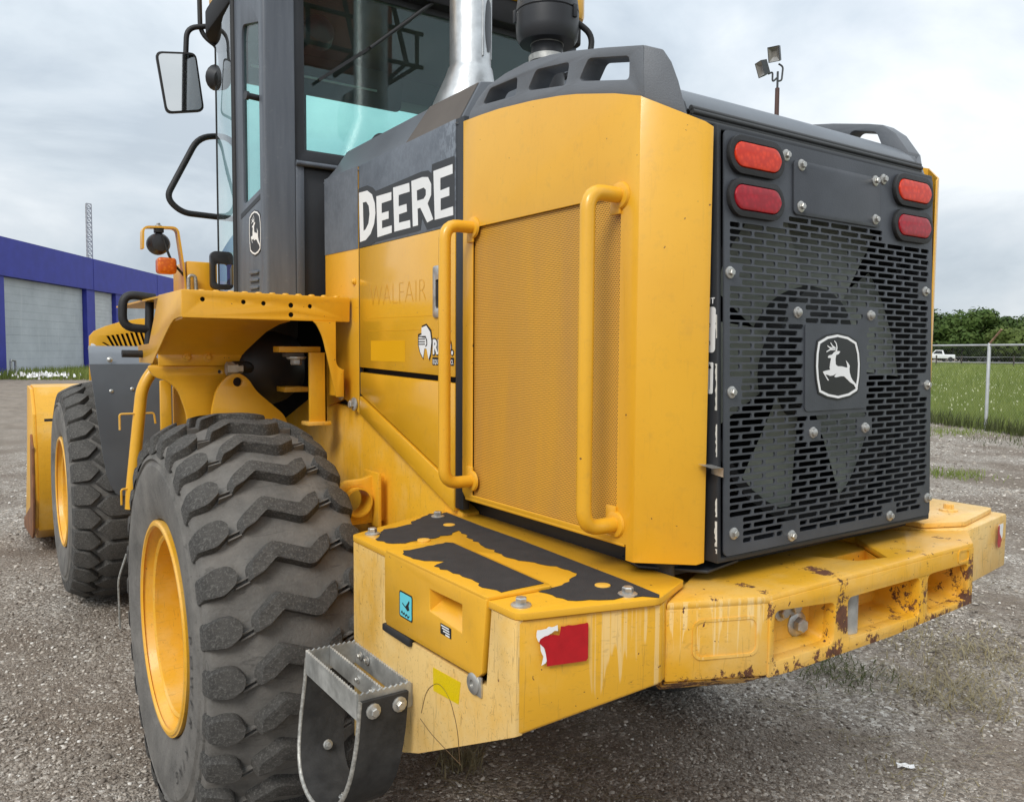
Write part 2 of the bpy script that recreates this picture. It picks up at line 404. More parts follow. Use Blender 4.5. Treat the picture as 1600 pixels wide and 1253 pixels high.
def lathe(name, prof, o, axis, mat, parent=None, seg=48, smooth=35, closed=False, caps=True):   # prof: (along axis, radius)
    ax = Vector(axis).normalized(); ref = Vector((0, 0, 1)) if abs(ax.z) < .9 else Vector((1, 0, 0))
    a1 = (ref-ax*ref.dot(ax)).normalized(); a2 = ax.cross(a1); o = Vector(o); V = []; F = []; m = len(prof)
    for k in range(seg):
        a = 2*PI*k/seg; rd = a1*math.cos(a)+a2*math.sin(a)
        for h, q in prof: V.append(o+ax*h+rd*q)
    for k in range(seg):
        k2 = (k+1) % seg
        for i in range(m if closed else m-1): j = (i+1) % m; F.append((k*m+i, k*m+j, k2*m+j, k2*m+i))
    if not closed and caps:
        if prof[0][1] > 1e-4: F.append(tuple(k*m for k in range(seg)))
        if prof[-1][1] > 1e-4: F.append(tuple(k*m+m-1 for k in range(seg)))
    return mesh(name, V, F, mat, parent, smooth=smooth)
def prism(name, axis, pts, a0, a1, mat, parent=None, bevel=0.004):
    f = {'x': lambda p, a: (a, p[0], p[1]), 'y': lambda p, a: (p[0], a, p[1]), 'z': lambda p, a: (p[0], p[1], a)}[axis]
    n = len(pts); V = [f(p, a0) for p in pts]+[f(p, a1) for p in pts]
    F = [tuple(range(n)), tuple(range(2*n-1, n-1, -1))]+[(i, (i+1) % n, (i+1) % n+n, i+n) for i in range(n)]
    return mesh(name, V, F, mat, parent, bevel=bevel)
_bolt = {}
def bolt(parent, p, nrm, size=0.016, mat='zinc', name='bolt', dome=False):
    key = (round(size, 4), mat, dome)
    if key not in _bolt:
        prof_w = [(0, size*1.25), (size*.18, size*1.2), (size*.3, size*.95)]
        V = []; F = []
        def ring(h, q, n=12, a0=0): 
            i0 = len(V); V.extend((q*math.cos(a0+2*PI*k/n), q*math.sin(a0+2*PI*k/n), h) for k in range(n)); return i0, n
        rings = [ring(-0.002, size*1.25), ring(size*.16, size*1.22), ring(size*.3, size*.95)]
        if dome: rings += [ring(size*.7, size*.85), ring(size*.95, size*.5), ring(size*1.0, size*.1)]
        for (a, n), (b, _) in zip(rings, rings[1:]):
            for k in range(n): F.append((a+k, a+(k+1) % n, b+(k+1) % n, b+k))
        F.append(tuple(rings[-1][0]+k for k in range(12)))
        if not dome:
            h0 = ring(size*.28, size*.72, 6); h1 = ring(size*.85, size*.72, 6); h2 = ring(size*.98, size*.60, 6)
            for a, b in ((h0[0], h1[0]), (h1[0], h2[0])):
                for k in range(6): F.append((a+k, a+(k+1) % 6, b+(k+1) % 6, b+k))
            F.append(tuple(h2[0]+k for k in range(6)))
        me = bpy.data.meshes.new('bolt'); me.from_pydata(V, [], F); me.materials.append(MAT[mat]); shade(me, 30); _bolt[key] = me
    o = bpy.data.objects.new(name, _bolt[key]); COL.objects.link(o)
    q = Vector(nrm).to_track_quat('Z', 'Y')
    o.matrix_world = Matrix.Translation(Vector(p)) @ (q @ Matrix.Rotation(random.uniform(0, 1), 3, 'Z').to_quaternion()).to_matrix().to_4x4()
    if parent is not None: o.parent = parent
    return o
def text(name, s, pl, x, y, size, mat, parent, w=0.001, bold=0.0, sx=1.0, depth=0.0006, align='LEFT', rot=0.0):
    cu = bpy.data.curves.new('lettering', 'FONT'); cu.body = s; cu.size = size; cu.align_x = align; cu.offset = bold; cu.resolution_u = 3
    o = bpy.data.objects.new('lettering_tmp', cu); me = bpy.data.meshes.new_from_object(o); bpy.data.objects.remove(o); bpy.data.curves.remove(cu)
    cr_, sr_ = math.cos(rot), math.sin(rot)
    for v in me.vertices:
        a, b = v.co.x*sx, v.co.y
        v.co = pl(x+a*cr_-b*sr_, y+a*sr_+b*cr_, w+depth)
    me.materials.clear()
    return link(name, me, mat, parent)

# ================================================================== ground and setting (large structure)
def ground_mat():
    t = MT('gravel_ground', 0.9, spec=0.25)
    v1 = t.n('ShaderNodeTexVoronoi'); v1.inputs['Scale'].default_value = 62; t.lk(t.co, v1.inputs['Vector'])
    v2 = t.n('ShaderNodeTexVoronoi'); v2.inputs['Scale'].default_value = 150; t.lk(t.co, v2.inputs['Vector'])
    g = t.ramp(t.xyz(v1.outputs['Color'])[0], [(0.0, (0.135, 0.112, 0.091)), (.5, (0.30, 0.26, 0.217)), (.8, (0.49, 0.44, 0.38)), (1.0, (0.72, 0.68, 0.62))])
    g2 = t.ramp(t.xyz(v2.outputs['Color'])[0], [(0.0, (0.12, 0.10, 0.081)), (.7, (0.31, 0.268, 0.223)), (1.0, (0.56, 0.51, 0.45))])
    g = t.mix(t.ramp(t.noise(14, 4), [(.42, 0.0), (.6, 1.0)]), g, g2)
    dirt = t.ramp(t.noise(0.9, 6, .6), [(.42, 0.0), (.60, .85)])
    g = t.mix(dirt, g, t.ramp(t.noise(40, 4), [(.3, (0.125, 0.097, 0.074)), (.7, (0.235, 0.188, 0.146))]))
    x, y, z = t.xyz()
    track = t.ramp(t.math('DIVIDE', y, 60.0), [(.20, 0.0), (.27, 1.0)])                     # pale packed drive towards the sheds
    g = t.mix(t.math('MULTIPLY', track, t.ramp(t.noise(0.5, 4), [(.3, .6), (.6, 1.0)])), g, t.ramp(t.noise(3, 5, .6, t.scl((1, .35, 1))), [(.3, (0.20, 0.165, 0.13)), (.7, (0.31, 0.26, 0.21))]))
    t.base(g)
    h = t.math('ADD', t.math('MULTIPLY', v1.outputs['Distance'], -1.0), t.math('MULTIPLY', v2.outputs['Distance'], -.5))
    t.bump(t.math('ADD', h, t.noise(6, 5)), 0.9, 0.012); MAT['gravel_ground'] = t.m
ground_mat()
def grass_ground(name, a, b):
    t = MT(name, 0.95, spec=0.1)
    n = t.noise(0.8, 8, .7); t.base(t.ramp(n, [(.3, a), (.7, b)])); t.bump(t.noise(20, 4), 1.0, 0.05); MAT[name] = t.m
grass_ground('field_green', (0.14, 0.18, 0.045), (0.26, 0.28, 0.10))
def sheet(name, poly, z, mat, kind='structure'):
    me = bpy.data.meshes.new(name); me.from_pydata([(a, b, z) for a, b in poly], [], [tuple(range(len(poly)))])
    o = link(name, me, mat); o['kind'] = kind; return o
# ground: one large sheet, finer and gently uneven round the machine
def build_ground():
    xs = np.unique(np.concatenate([np.array([-900, -300, -120, -60, -30]), np.arange(-16, 30.1, .5), np.array([45, 80, 160, 400, 900])]))
    ys = np.unique(np.concatenate([np.array([-900, -300, -120, -60, -30]), np.arange(-12, 26.1, .5), np.array([32, 45, 80, 160, 400, 900])]))
    X, Y = np.meshgrid(xs, ys); Z = 0.012*np.sin(X*1.7+Y*.6)+0.010*np.sin(Y*2.3-X*.9)+.006*np.sin(X*4.1)*np.sin(Y*3.7)
    Z -= 0.02*np.exp(-((X+2.55+.12*np.sin(Y*.5))/.28)**2)+0.016*np.exp(-((X-3.3-.15*Y)/.3)**2)
    fade = np.clip(1.0-np.hypot(X-3, Y-4)/18.0, 0, 1); Z = (Z-.018)*fade
    nx, ny = len(xs), len(ys); V = np.stack([X.ravel(), Y.ravel(), Z.ravel()], 1)
    F = [(j*nx+i, j*nx+i+1, (j+1)*nx+i+1, (j+1)*nx+i) for j in range(ny-1) for i in range(nx-1)]
    me = bpy.data.meshes.new('ground'); me.from_pydata(V.tolist(), [], F); shade(me)
    o = link('ground', me, 'gravel_ground'); o['kind'] = 'structure'
build_ground()
FD = Vector((0.4605, 0.8877, 0)); FN = Vector((0.8877, -0.4605, 0)); FP = Vector((16.22, 7.17, 0))   # fence line, its outward normal
a, b = FP-FD*30+FN*.1, FP+FD*130+FN*.1
sheet('field', [(a.x, a.y), (a.x+FN.x*400, a.y+FN.y*400), (b.x+FN.x*400, b.y+FN.y*400), (b.x, b.y)], 0.012, 'field_green')
simple('road_asphalt', (0.30, 0.29, 0.28), 0.9, var=0.1)
vd = Vector((.878, .46, 0)).normalized(); vn = Vector((-vd.y, vd.x, 0))
p0 = Vector((CAM_POS.x, CAM_POS.y, 0))+vd*138
p1 = p0+vd*7
sheet('road', [(p0.x-vn.x*150, p0.y-vn.y*150), (p1.x-vn.x*150, p1.y-vn.y*150), (p1.x+vn.x*80, p1.y+vn.y*80), (p0.x+vn.x*80, p0.y+vn.y*80)], 0.25, 'road_asphalt')

# ================================================================== wheel loader
L = empty('wheel_loader')
tag(L, 'yellow and grey wheel loader with black rear grille parked on gravel', 'wheel loader')

# ---- rear grille
GR = Plane((0, 0, 1.183), (1, 0, 0), (0, 0.0296, 0.99956))
def gz(z): return z-1.183
def grille():
    w, h = 0.839, 0.914
    holes = []
    P, Lg, H, PZ = 0.0805, 0.0730, 0.0110, 0.0153
    bosses = [(-.403, 1.796), (-.397, 1.539), (-.39, 1.231), (-.188, 1.201), (.221, 1.202), (.385, 1.792), (.398, 1.540), (.405, 1.231),
              (-.169, 1.718), (.127, 1.720), (-.109, 1.437), (.105, 1.438)]
    zr = 1.211; row = 0
    while zr < 1.938:
        iv = [(-.402, .402)]
        def cut(a, b):
            new = []
            for p, q in iv:
                if b <= p or a >= q: new.append((p, q)); continue
                if a > p: new.append((p, a))
                if b < q: new.append((b, q))
            iv[:] = new
        if zr > 1.900: cut(-1, -.222); cut(.178, 1)
        if zr > 1.93: cut(-.19, .165) if zr > 1.945 else None
        if 1.484 < zr < 1.697: cut(-.146, .112)
        for bx, bz in bosses:
            if abs(zr-bz) < .026: cut(bx-.032, bx+.032)
        x = -.402-((row % 2)*P/2)
        while x < .41:
            for p, q in iv:
                a_, b_ = max(x, p), min(x+Lg, q)
                if b_-a_ > .016: holes.append(rrect((a_+b_)/2, gz(zr), b_-a_, H, .0038, 2))
            x += P
        zr += PZ; row += 1
    o = plate('grille_plate', GR, rrect(0, h/2, w, h, .012, 3), holes, -0.004, 0.0, 'dark_steel', L)
    tag(o, 'dark steel grille plate with rows of slots')
    o2 = plate('cover_plate', GR, rrect(-.014, gz(2.003), .348, .124, .012, 3), (), 0.0005, 0.005, 'dark_steel', o, bevel=.0015)
    for bx, bz in bosses[:8]: bolt(o, GR(bx, gz(bz), .001), GR.w, .0108)
    for bx, bz in bosses[8:]: bolt(o, GR(bx, gz(bz), .001), GR.w, .0108, dome=True, name='rivet')
    for bx, bz in ((-.213, 2.071), (-.162, 2.055), (-.164, 1.960), (.137, 2.056), (.18, 2.066), (.138, 1.960)): bolt(o, GR(bx, gz(bz), .005 if -.19 < bx < .16 else .001), GR.w, .0108)
    return o
GRILLE = grille()
# frame behind the plate
def hollow(name, x0, x1, z0, z1, y0, y1, t_, mat, parent):
    return plate(name, Plane((0, y0, 0), (1, 0, 0), (0, 0, 1)), [(x0, z0), (x1, z0), (x1, z1), (x0, z1)], [[(x0+t_, z0+t_), (x1-t_, z0+t_), (x1-t_, z1-t_), (x0+t_, z1-t_)]], -(y1-y0), 0, mat, parent, bevel=.003)
FRM = hollow('radiator_frame', -.432, .432, 1.168, 2.108, .0075, .42, .012, 'frame_black', L)
fv = FRM.data.vertices
for v in fv: v.co.y += .0296*(v.co.z-1.183)
box('radiator_core', -.415, .415, .34, .40, 1.185, 2.09, 'interior_dark', L, 0)
# chipped pale edge on the frame's corner
def chips():
    for z0, z1, wd in ((1.655, 1.705, .006), (1.50, 1.60, .007), (1.40, 1.47, .005), (1.27, 1.31, .006), (1.205, 1.26, .008), (1.19, 1.20, .005)):
        n = max(4, int((z1-z0)/.006)); le = [(-.0075-.0296*(z0+(z1-z0)*i/n-1.183)-.0012, z0+(z1-z0)*i/n) for i in range(n+1)]
        ri = [(p[0]-wd*random.uniform(.3, 1.0), p[1]) for p in reversed(le)]
        plate('paint_chip', LEFT, le+ri, (), .4322, .4327, 'chipped_white', FRM)
chips()
# fan
def fan():
    f = empty('fan', (0.0, .075, 1.63), L)
    hb = lathe('hub', [(0, .02), (0, .155), (.05, .17), (.09, .165), (.09, .02)], (0, 0, 0), (0, 1, 0), 'dark_plastic', f, 32)
    V = []; N_ = 6
    for k in range(N_):
        a = 2*PI*k/N_+.2; c, s = math.cos(a), math.sin(a); V = []; F = []
        for i in range(6):
            q = .14+.262*i/5; wd = .095+.075*i/5; tw = math.radians(34-10*i/5)
            for e_ in (-1, 1):
                tx, ty = e_*wd*math.cos(tw), e_*wd*math.sin(tw)*.45
                V.append((q*c-tx*s, .05+ty, q*s+tx*c))
        for i in range(5): F.append((2*i, 2*i+1, 2*i+3, 2*i+2))
        mesh('fan_blade', V, F, 'fan_blade', f, smooth=60)
    lathe('shroud', [(0, .405), (.1, .405), (.1, .43), (0, .43)], (0, .0, 0), (0, 1, 0), 'interior_dark', f, 40, closed=True)
fan()
# lamps
def lamp(cx, cz, matn, lab):
    o = plate('tail_light', GR, rrect(cx, gz(cz), .184, .082, .041, 8), [rrect(cx, gz(cz), .156, .056, .028, 8)], .0005, .011, 'black_rubber', L, bevel=.005)
    tag(o, lab)
    pl = Plane(GR(cx, gz(cz), .005), GR.u, GR.v)
    V = []; F = []; base = rrect(0, 0, .154, .054, .027, 8); n = len(base)
    for sc, hh in ((1.0, 0.0), (.99, .005), (.95, .0075), (.80, .0085), (.4, .009)):
        for a, b in base: V.append(pl(a-(0.050*(1-sc)*(1 if a > 0 else -1) if abs(a) > .050 else a*(1-sc))*0, b*sc, hh))
    for k in range(4):
        for i in range(n): F.append((k*n+i, k*n+(i+1) % n, (k+1)*n+(i+1) % n, (k+1)*n+i))
    F.append(tuple(4*n+i for i in range(n)))
    mesh('lens', V, F, matn, o, smooth=50)
for sx in (-1, 1):
    cx = -.322 if sx < 0 else .312
    lamp(cx, 2.049, 'lens_amber', 'orange oval tail light'); lamp(cx, 1.958, 'lens_red', 'dark red oval tail light')
# emblem
DEER = [(-0.276, 0.151), (-0.25, 0.175), (-0.171, 0.186), (-0.109, 0.226), (-0.057, 0.246), (0.046, 0.24), (0.0, 0.195), (-0.064, 0.182), (-0.082, 0.114), (-0.072, 0.034), (-0.017, 0.005), (0.092, 0.003), (0.203, -0.016), (0.244, -0.013), (0.227, 0.041), (0.197, 0.098), (0.254, 0.057), (0.301, 0.013), (0.293, -0.041), (0.302, -0.098), (0.339, -0.172), (0.381, -0.217), (0.469, -0.277), (0.531, -0.364), (0.491, -0.373), (0.422, -0.293), (0.322, -0.255), (0.236, -0.205), (0.15, -0.155), (0.068, -0.152), (-0.067, -0.168), (-0.105, -0.158), (-0.048, -0.107), (-0.143, -0.138), (-0.215, -0.144), (-0.282, -0.127), (-0.343, -0.12), (-0.246, -0.214), (-0.278, -0.213), (-0.389, -0.099), (-0.406, -0.075), (-0.296, -0.057), (-0.217, -0.048), (-0.23, -0.016), (-0.212, 0.059), (-0.19, 0.13), (-0.222, 0.134), (-0.27, 0.137)]
SHIELD = [(-0.517, 0.381), (-0.30, 0.465), (-0.03, 0.502), (0.253, 0.468), (0.481, 0.385), (0.554, 0.213), (0.578, 0.032), (0.565, -0.167), (0.51, -0.389), (0.30, -0.462), (0.0, -0.499), (-0.275, -0.459), (-0.49, -0.39), (-0.55, -0.184), (-0.572, 0.005), (-0.56, 0.209)]
ANT = [[(-0.067, 0.235), (-0.049, 0.299), (-0.068, 0.363), (-0.119, 0.402)], [(-0.086, 0.283), (-0.168, 0.322), (-0.216, 0.372)], [(-0.117, 0.277), (-0.23, 0.294), (-0.298, 0.324)], [(-0.09, 0.271), (-0.223, 0.267), (-0.322, 0.229)]]
def stripe(pts, w0, w1):
    l, r_ = [], []
    for i, p in enumerate(pts):
        a, b = Vector(pts[max(i-1, 0)]), Vector(pts[min(i+1, len(pts)-1)]); n_ = Vector((-(b-a).y, (b-a).x)).normalized()
        w = w0+(w1-w0)*i/(len(pts)-1); P = Vector(p); l.append(tuple(P+n_*w)); r_.append(tuple(P-n_*w))
    return l+r_[::-1]
def emblem(pl, cx, cy, s, parent, w=.0, sx=1.0, backing=True, shield_mat='badge_black'):
    f = lambda P, k=1.0: [(cx+a*s*k*sx, cy+b*s*k) for a, b in P]
    o = plate('emblem', pl, f(SHIELD, 1.06), (), w, w+.0015, shield_mat, parent)  # dark shield body of the badge, its own colour
    plate('emblem_border', pl, f(SHIELD), [f(SHIELD, .925)], w+.0017, w+.0024, 'white_decal', o)
    plate('emblem_deer', pl, f(DEER), (), w+.0017, w+.0025, 'white_decal', o)
    for a in ANT: plate('emblem_antler', pl, f(stripe(a, .017, .007)), (), w+.0026, w+.0030, 'white_decal', o)
    return o
plate('emblem_mount', GR, rrect(-.017, gz(1.590), .250, .204, .008, 2), (), .0005, .003, 'dark_steel', GRILLE)
emblem(GR, -.015, gz(1.592), .154, L, .0032)
# warning stickers on the frame's side, a lift arrow and a lock clip
SL = Plane((-.4322, 0, 0), (0, -1, 0), (0, 0, 1))
st = plate('warning_sticker', SL, rrect(-.075, 1.673, .095, .098, .008, 3), (), .0003, .0008, 'white_decal', L)
for k, s_ in enumerate(('Engine can be', 'hot. Before', 'opening', 'turn off / fan')):
    pass
text('lettering', 'NT', SL, -.0555, 1.729, .018, 'white_decal', L, .0006, bold=.0004)
text('lettering', 'e', SL, -.0535, 1.698, .019, 'badge_black', st, .0012)
text('lettering', 're', SL, -.0565, 1.679, .019, 'badge_black', st, .0012)
text('lettering', 'in', SL, -.0525, 1.640, .019, 'badge_black', st, .0012)
st = plate('lift_sticker', SL, rrect(-.051, 1.569, .040, .068, .003, 2), (), .0003, .0008, 'white_decal', L)
plate('lift_arrow', SL, [(-.0405, 1.545), (-.0395, 1.545), (-.0395, 1.590), (-.0355, 1.590), (-.040, 1.600), (-.0445, 1.590), (-.0405, 1.590)], (), .0012, .0016, 'badge_black', st)
text('lettering', 'LIFT TO OPEN', SL, -.047, 1.538, .0085, 'badge_black', st, .0012, rot=PI/2)
cl = mesh('lock_clip', [(-.433, .03, 1.382), (-.433, -.004, 1.378), (-.433, -.004, 1.358), (-.433, .03, 1.362), (-.475, .03, 1.386), (-.470, -.004, 1.380)], [(0, 1, 2, 3), (0, 1, 5, 4)], 'zinc', L)

# ---- rear hood: cap, seal, side rails
def capm():
    prof = [(.5, 2.27), (.35, 2.262), (.25, 2.247), (.19, 2.228), (.145, 2.205), (.115, 2.182), (.10, 2.165), (.094, 2.150), (.12, 2.118), (.5, 2.118)]
    V = []; F = []; xs = [-.470, -.462, -.25, 0, .25, .455, .463]
    for x in xs:
        for y, z in prof: V.append((x, y+(.02 if abs(x) > .4625 else 0), z-(.01*abs(x)**2)))
    m = len(prof)
    for i in range(len(xs)-1):
        for k in range(m): F.append((i*m+k, i*m+(k+1) % m, (i+1)*m+(k+1) % m, (i+1)*m+k))
    F += [tuple(range(m)), tuple((len(xs)-1)*m+k for k in range(m))]
    return mesh('rear_hood_cap', V, F, 'cap_grey', L, smooth=30)
CAP = capm()
for k in range(4): tube('rubber_seal', [(-.462, .080+.004*(k % 2), 2.122+.0085*k), (.455, .080+.004*(k % 2), 2.122+.0085*k)], .0062, 'seal_rubber', CAP, 0, 8)

PANEL_TOP = [(.84, 2.270), (.75, 2.267), (.657, 2.262), (.513, 2.247), (.40, 2.231), (.336, 2.219), (.203, 2.187), (.12, 2.161)]
def side_panel(sx):
    """yellow rear side panel: flat side, chamfered rear corner; sx=-1 the near one"""
    t_ = .004; x = .574
    pl = Plane((sx*x, 0, 0), (0, -1 if sx < 0 else 1, 0), (0, 0, 1))
    um = (lambda y: -y) if sx < 0 else (lambda y: y)
    outer = [(um(y), z) for y, z in PANEL_TOP]+[(um(.12), 1.166), (um(.145), 1.166), (um(.145), 1.200)]+[(um(y), z) for y, z in ((.826, 1.203), (.84, 1.217))]
    hole = [(um(.787), 1.966), (um(.787), 1.213), (um(.177), 1.213), (um(.177), 1.966)]
    o = plate('side_panel', pl, outer, [hole], -t_, 0, 'yellow', L, bevel=.0012)
    # chamfer
    a, b, c = Vector((sx*.574, .12)), Vector((sx*.468, .0355)), Vector((sx*.449, .030))
    V = [(a.x, a.y, 2.161), (b.x, b.y, 2.107), (c.x, c.y, 2.098), (c.x, c.y, 1.168), (b.x, b.y, 1.164), (a.x, a.y, 1.166)]
    k = t_*-sx
    V2 = [(p[0]+k*.75, p[1]+t_*.75, p[2]) for p in V]
    F = [(0, 1, 4, 5), (1, 2, 3, 4), (6, 11, 10, 7), (7, 10, 9, 8), (0, 6, 7, 1), (1, 7, 8, 2), (2, 8, 9, 3), (3, 9, 10, 4), (4, 10, 11, 5), (5, 11, 6, 0)]
    mesh('corner_panel', V+V2, F, 'yellow', o, bevel=.0015)
    scr = plate('perforated_screen', pl, [(um(y), z) for y, z in ((.79, 1.969), (.79, 1.21), (.174, 1.21), (.174, 1.969))], (), -.009, -.0085, 'perforated_yellow', o)
    # rolled bottom lip
    box('bottom_lip', min(sx*.574, sx*.556), max(sx*.574, sx*.556), .15, .825, 1.194, 1.204, 'yellow', o, .003)
    return o
PNL = side_panel(-1); PNR = side_panel(1)
box('engine_bay', -.545, .545, .43, 1.84, 1.20, 2.24, 'interior_dark', L, 0)
for sx in (-1, 1): box('bay_baffle', *(sorted((sx*.50, sx*.54))), .14, .43, 1.2, 2.14, 'interior_dark', L, 0)

RAIL_TOP = [(.815, 2.292), (.775, 2.318), (.726, 2.340), (.64, 2.350), (.548, 2.352), (.45, 2.342), (.367, 2.327), (.25, 2.300), (.124, 2.268)]
def hood_rail(sx):
    xr = .562 if sx < 0 else .520
    pl = Plane((sx*xr, 0, 0), (0, -1 if sx < 0 else 1, 0), (0, 0, 1)); um = (lambda y: -y) if sx < 0 else (lambda y: y)
    rtop = RAIL_TOP if sx < 0 else RAIL_TOP[:-1]+[(.205, 2.287), (.165, 2.255), (.124, 2.195)]
    outer = [(um(y), z) for y, z in rtop]+[(um(y), z-.004) for y, z in reversed(PANEL_TOP[:])][0:7]+[(um(.828), 2.268)]
    hl = [[(.752, 2.296), (.715, 2.330), (.585, 2.326), (.592, 2.281)], [(.542, 2.280), (.505, 2.322), (.372, 2.303), (.385, 2.253)], [(.338, 2.250), (.303, 2.292), (.166, 2.258), (.166, 2.208)] if sx < 0 else [(.338, 2.250), (.303, 2.292), (.225, 2.272), (.20, 2.215)]]
    holes = [rounded([(um(y), z) for y, z in h], .012, 4) for h in hl]
    o = plate('hood_rail', pl, outer, holes, -.055, .004, 'grey_plastic', L, bevel=.006)
    # rear wedge following the chamfer
    a, b = Vector((sx*(xr+.004), .122)), Vector((sx*(xr-.096), .043)); top = [(0.0, 2.268), (.32, 2.258), (.46, 2.232), (.58, 2.192), (.68, 2.146), (.76, 2.112)] if sx < 0 else [(0.0, 2.195), (.3, 2.150), (.76, 2.110)]
    bot = [(.76, 2.106), (0.0, 2.155)]
    pts = [(a.lerp(b, s), z) for s, z in top+bot]; V = [(p.x, p.y, z) for p, z in pts]; dx, dy = -sx*.045, .055
    n = len(V); V2 = [(p[0]+dx, p[1]+dy, p[2]+.012) for p in V]
    F = [tuple(range(n)), tuple(range(2*n-1, n-1, -1))]+[(i, (i+1) % n, (i+1) % n+n, i+n) for i in range(n)]
    mesh('rail_end', V+V2, F, 'grey_plastic', o, bevel=.006)
    return o
hood_rail(-1); hood_rail(1)
# hood between the rails and forward hood with bevelled shoulders
prism('rear_hood_top', 'x', [(.10, 2.10), (.12, 2.185), (.45, 2.262), (.86, 2.275), (.86, 2.10)], -.50, .50, 'cap_grey', L, .006)
def fwd_hood():
    sec = [(-.574, 2.27), (-.50, 2.402), (-.44, 2.412), (.44, 2.412), (.50, 2.402), (.574, 2.27)]
    V = []; 
    for y, zo in ((.865, 0), (1.83, -.012)):
        for x, z in sec: V.append((x, y, z+zo))
    for x, z in ((-.574, 2.27), (-.52, 2.33), (.52, 2.33), (.574, 2.27)): V.append((x, 1.90, z))
    n = 6; F = [(i, i+1, i+1+n, i+n) for i in range(5)]+[(0, 1, 2, 3, 4, 5), (6, 7, 13, 12), (7, 8, 9, 10, 14, 13), (10, 11, 15, 14), (12, 13, 14, 15)]
    return mesh('engine_hood', V, F, 'cap_grey', L, bevel=.006)
HOOD = fwd_hood()
def bev(y, s): return (-.574-.0015+.074*s, y, 2.2705+.132*s)
mesh('air_screen', [bev(.872, .02), bev(1.21, .02), bev(1.165, .98), bev(.872, .98)], [(0, 1, 2, 3)], 'trim_brown', HOOD)
mesh('hood_dome', *(lambda V, F: (V, F))(*(lambda c: ([(c[0]+.045*math.cos(a)*math.cos(b), c[1]+.045*math.sin(a)*math.cos(b), c[2]+.06*math.sin(b)) for b in [i*PI/10 for i in range(6)] for a in [k*PI/8 for k in range(16)]], [(j*16+k, j*16+(k+1) % 16, (j+1)*16+(k+1) % 16, (j+1)*16+k) for j in range(5) for k in range(16)]))((-.40, 1.74, 2.395))), 'dark_plastic', HOOD, smooth=60)

# ---- side doors
XD = -.574
DP = Plane((XD, 0, 0), (0, -1, 0), (0, 0, 1))
def dp(P): return [(-y, z) for y, z in P]
box('door_post', -.572, -.55, .838, .884, 1.16, 2.287, 'frame_black', L, .003)
up = plate('upper_door', DP, dp([(1.556, 2.276), (1.556, 1.985), (.884, 1.985), (.884, 2.287)]), (), -.02, 0, 'weathered_grey', L, bevel=.002)
lo = plate('side_door', DP, dp([(1.556, 1.9845), (1.556, 1.561), (.884, 1.546), (.884, 1.9845)]), (), -.02, 0, 'yellow_gloss', L, bevel=.0018)
tag(lo, 'yellow side door below the large white lettering')
lw = plate('lower_door', DP, dp([(1.553, 1.543), (1.553, 1.465), (.884, 1.232), (.884, 1.528)]), (), -.02, 0, 'yellow_gloss', L, bevel=.0025)
plate('lower_door_strip', DP, dp([(1.553, 1.457), (1.553, 1.392), (.884, 1.150), (.884, 1.224)]), (), -.02, .003, 'yellow_gloss', L, bevel=.0025)
plate('front_side_panel', DP, dp([(1.88, 2.280), (1.88, 1.40), (1.70, 1.44), (1.566, 1.392), (1.566, 2.275)]), (), -.02, -.001, 'yellow', L, bevel=.0018)
plate('front_panel_band', DP, dp([(1.88, 2.281), (1.88, 1.990), (1.566, 1.986), (1.566, 2.276)]), (), -.0005, .0008, 'weathered_grey', L)
plate('panel_gap', DP, dp([(1.567, 2.276), (1.567, 1.392), (1.555, 1.392), (1.555, 2.276)]), (), -.012, -.003, 'interior_dark', L)
# white lettering
LET = {'H': [(1.560, 2.195), (1.535, 2.196), (1.483, 2.195), (1.438, 2.18), (1.416, 2.165), (1.088, 2.173), (1.044, 2.169), (1.023, 2.157), (1.020, 2.183), (0.887, 2.183), (0.887, 1.996), (1.051, 1.992), (1.084, 2.032), (1.093, 1.995), (1.418, 1.993), (1.451, 1.987), (1.552, 1.986)],
 'D': [(1.552, 2.180), (1.483, 2.177), (1.444, 2.158), (1.422, 2.124), (1.417, 2.091), (1.428, 2.055), (1.456, 2.025), (1.497, 2.008), (1.545, 2.006)], 'Di': [(1.52, 2.141), (1.491, 2.14), (1.47, 2.122), (1.464, 2.095), (1.473, 2.063), (1.498, 2.045), (1.515, 2.042)],
 'E1': [(1.409, 2.146), (1.294, 2.143), (1.294, 2.117), (1.368, 2.117), (1.368, 2.084), (1.315, 2.084), (1.315, 2.059), (1.366, 2.059), (1.365, 2.033), (1.292, 2.034), (1.292, 2.01), (1.401, 2.007)],
 'E2': [(1.281, 2.155), (1.167, 2.152), (1.164, 2.124), (1.241, 2.125), (1.241, 2.089), (1.186, 2.089), (1.183, 2.064), (1.239, 2.063), (1.239, 2.036), (1.162, 2.035), (1.159, 2.011), (1.272, 2.011)],
 'R': [(1.152, 2.155), (1.079, 2.155), (1.044, 2.149), (1.024, 2.125), (1.024, 2.092), (1.046, 2.07), (1.011, 2.018), (1.048, 2.013), (1.093, 2.064), (1.111, 2.063), (1.108, 2.012), (1.142, 2.012)], 'Ri': [(1.116, 2.12), (1.071, 2.122), (1.057, 2.113), (1.057, 2.097), (1.071, 2.088), (1.114, 2.088)],
 'E3': [(1.01, 2.161), (0.897, 2.161), (0.896, 2.134), (0.968, 2.133), (0.968, 2.097), (0.915, 2.099), (0.915, 2.074), (0.966, 2.073), (0.966, 2.038), (0.894, 2.040), (0.892, 2.015), (1.001, 2.015)]}
hal = plate('lettering_halo', DP, dp(LET['H']), (), .0004, .0010, 'decal_dark', up)  # dark halo of the decal behind the white letters
for k in ('D', 'E1', 'E2', 'R', 'E3'): plate('letter', DP, dp(LET[k]), [dp(LET[k+'i'])] if k+'i' in LET else (), .0012, .0018, 'white_decal', up)
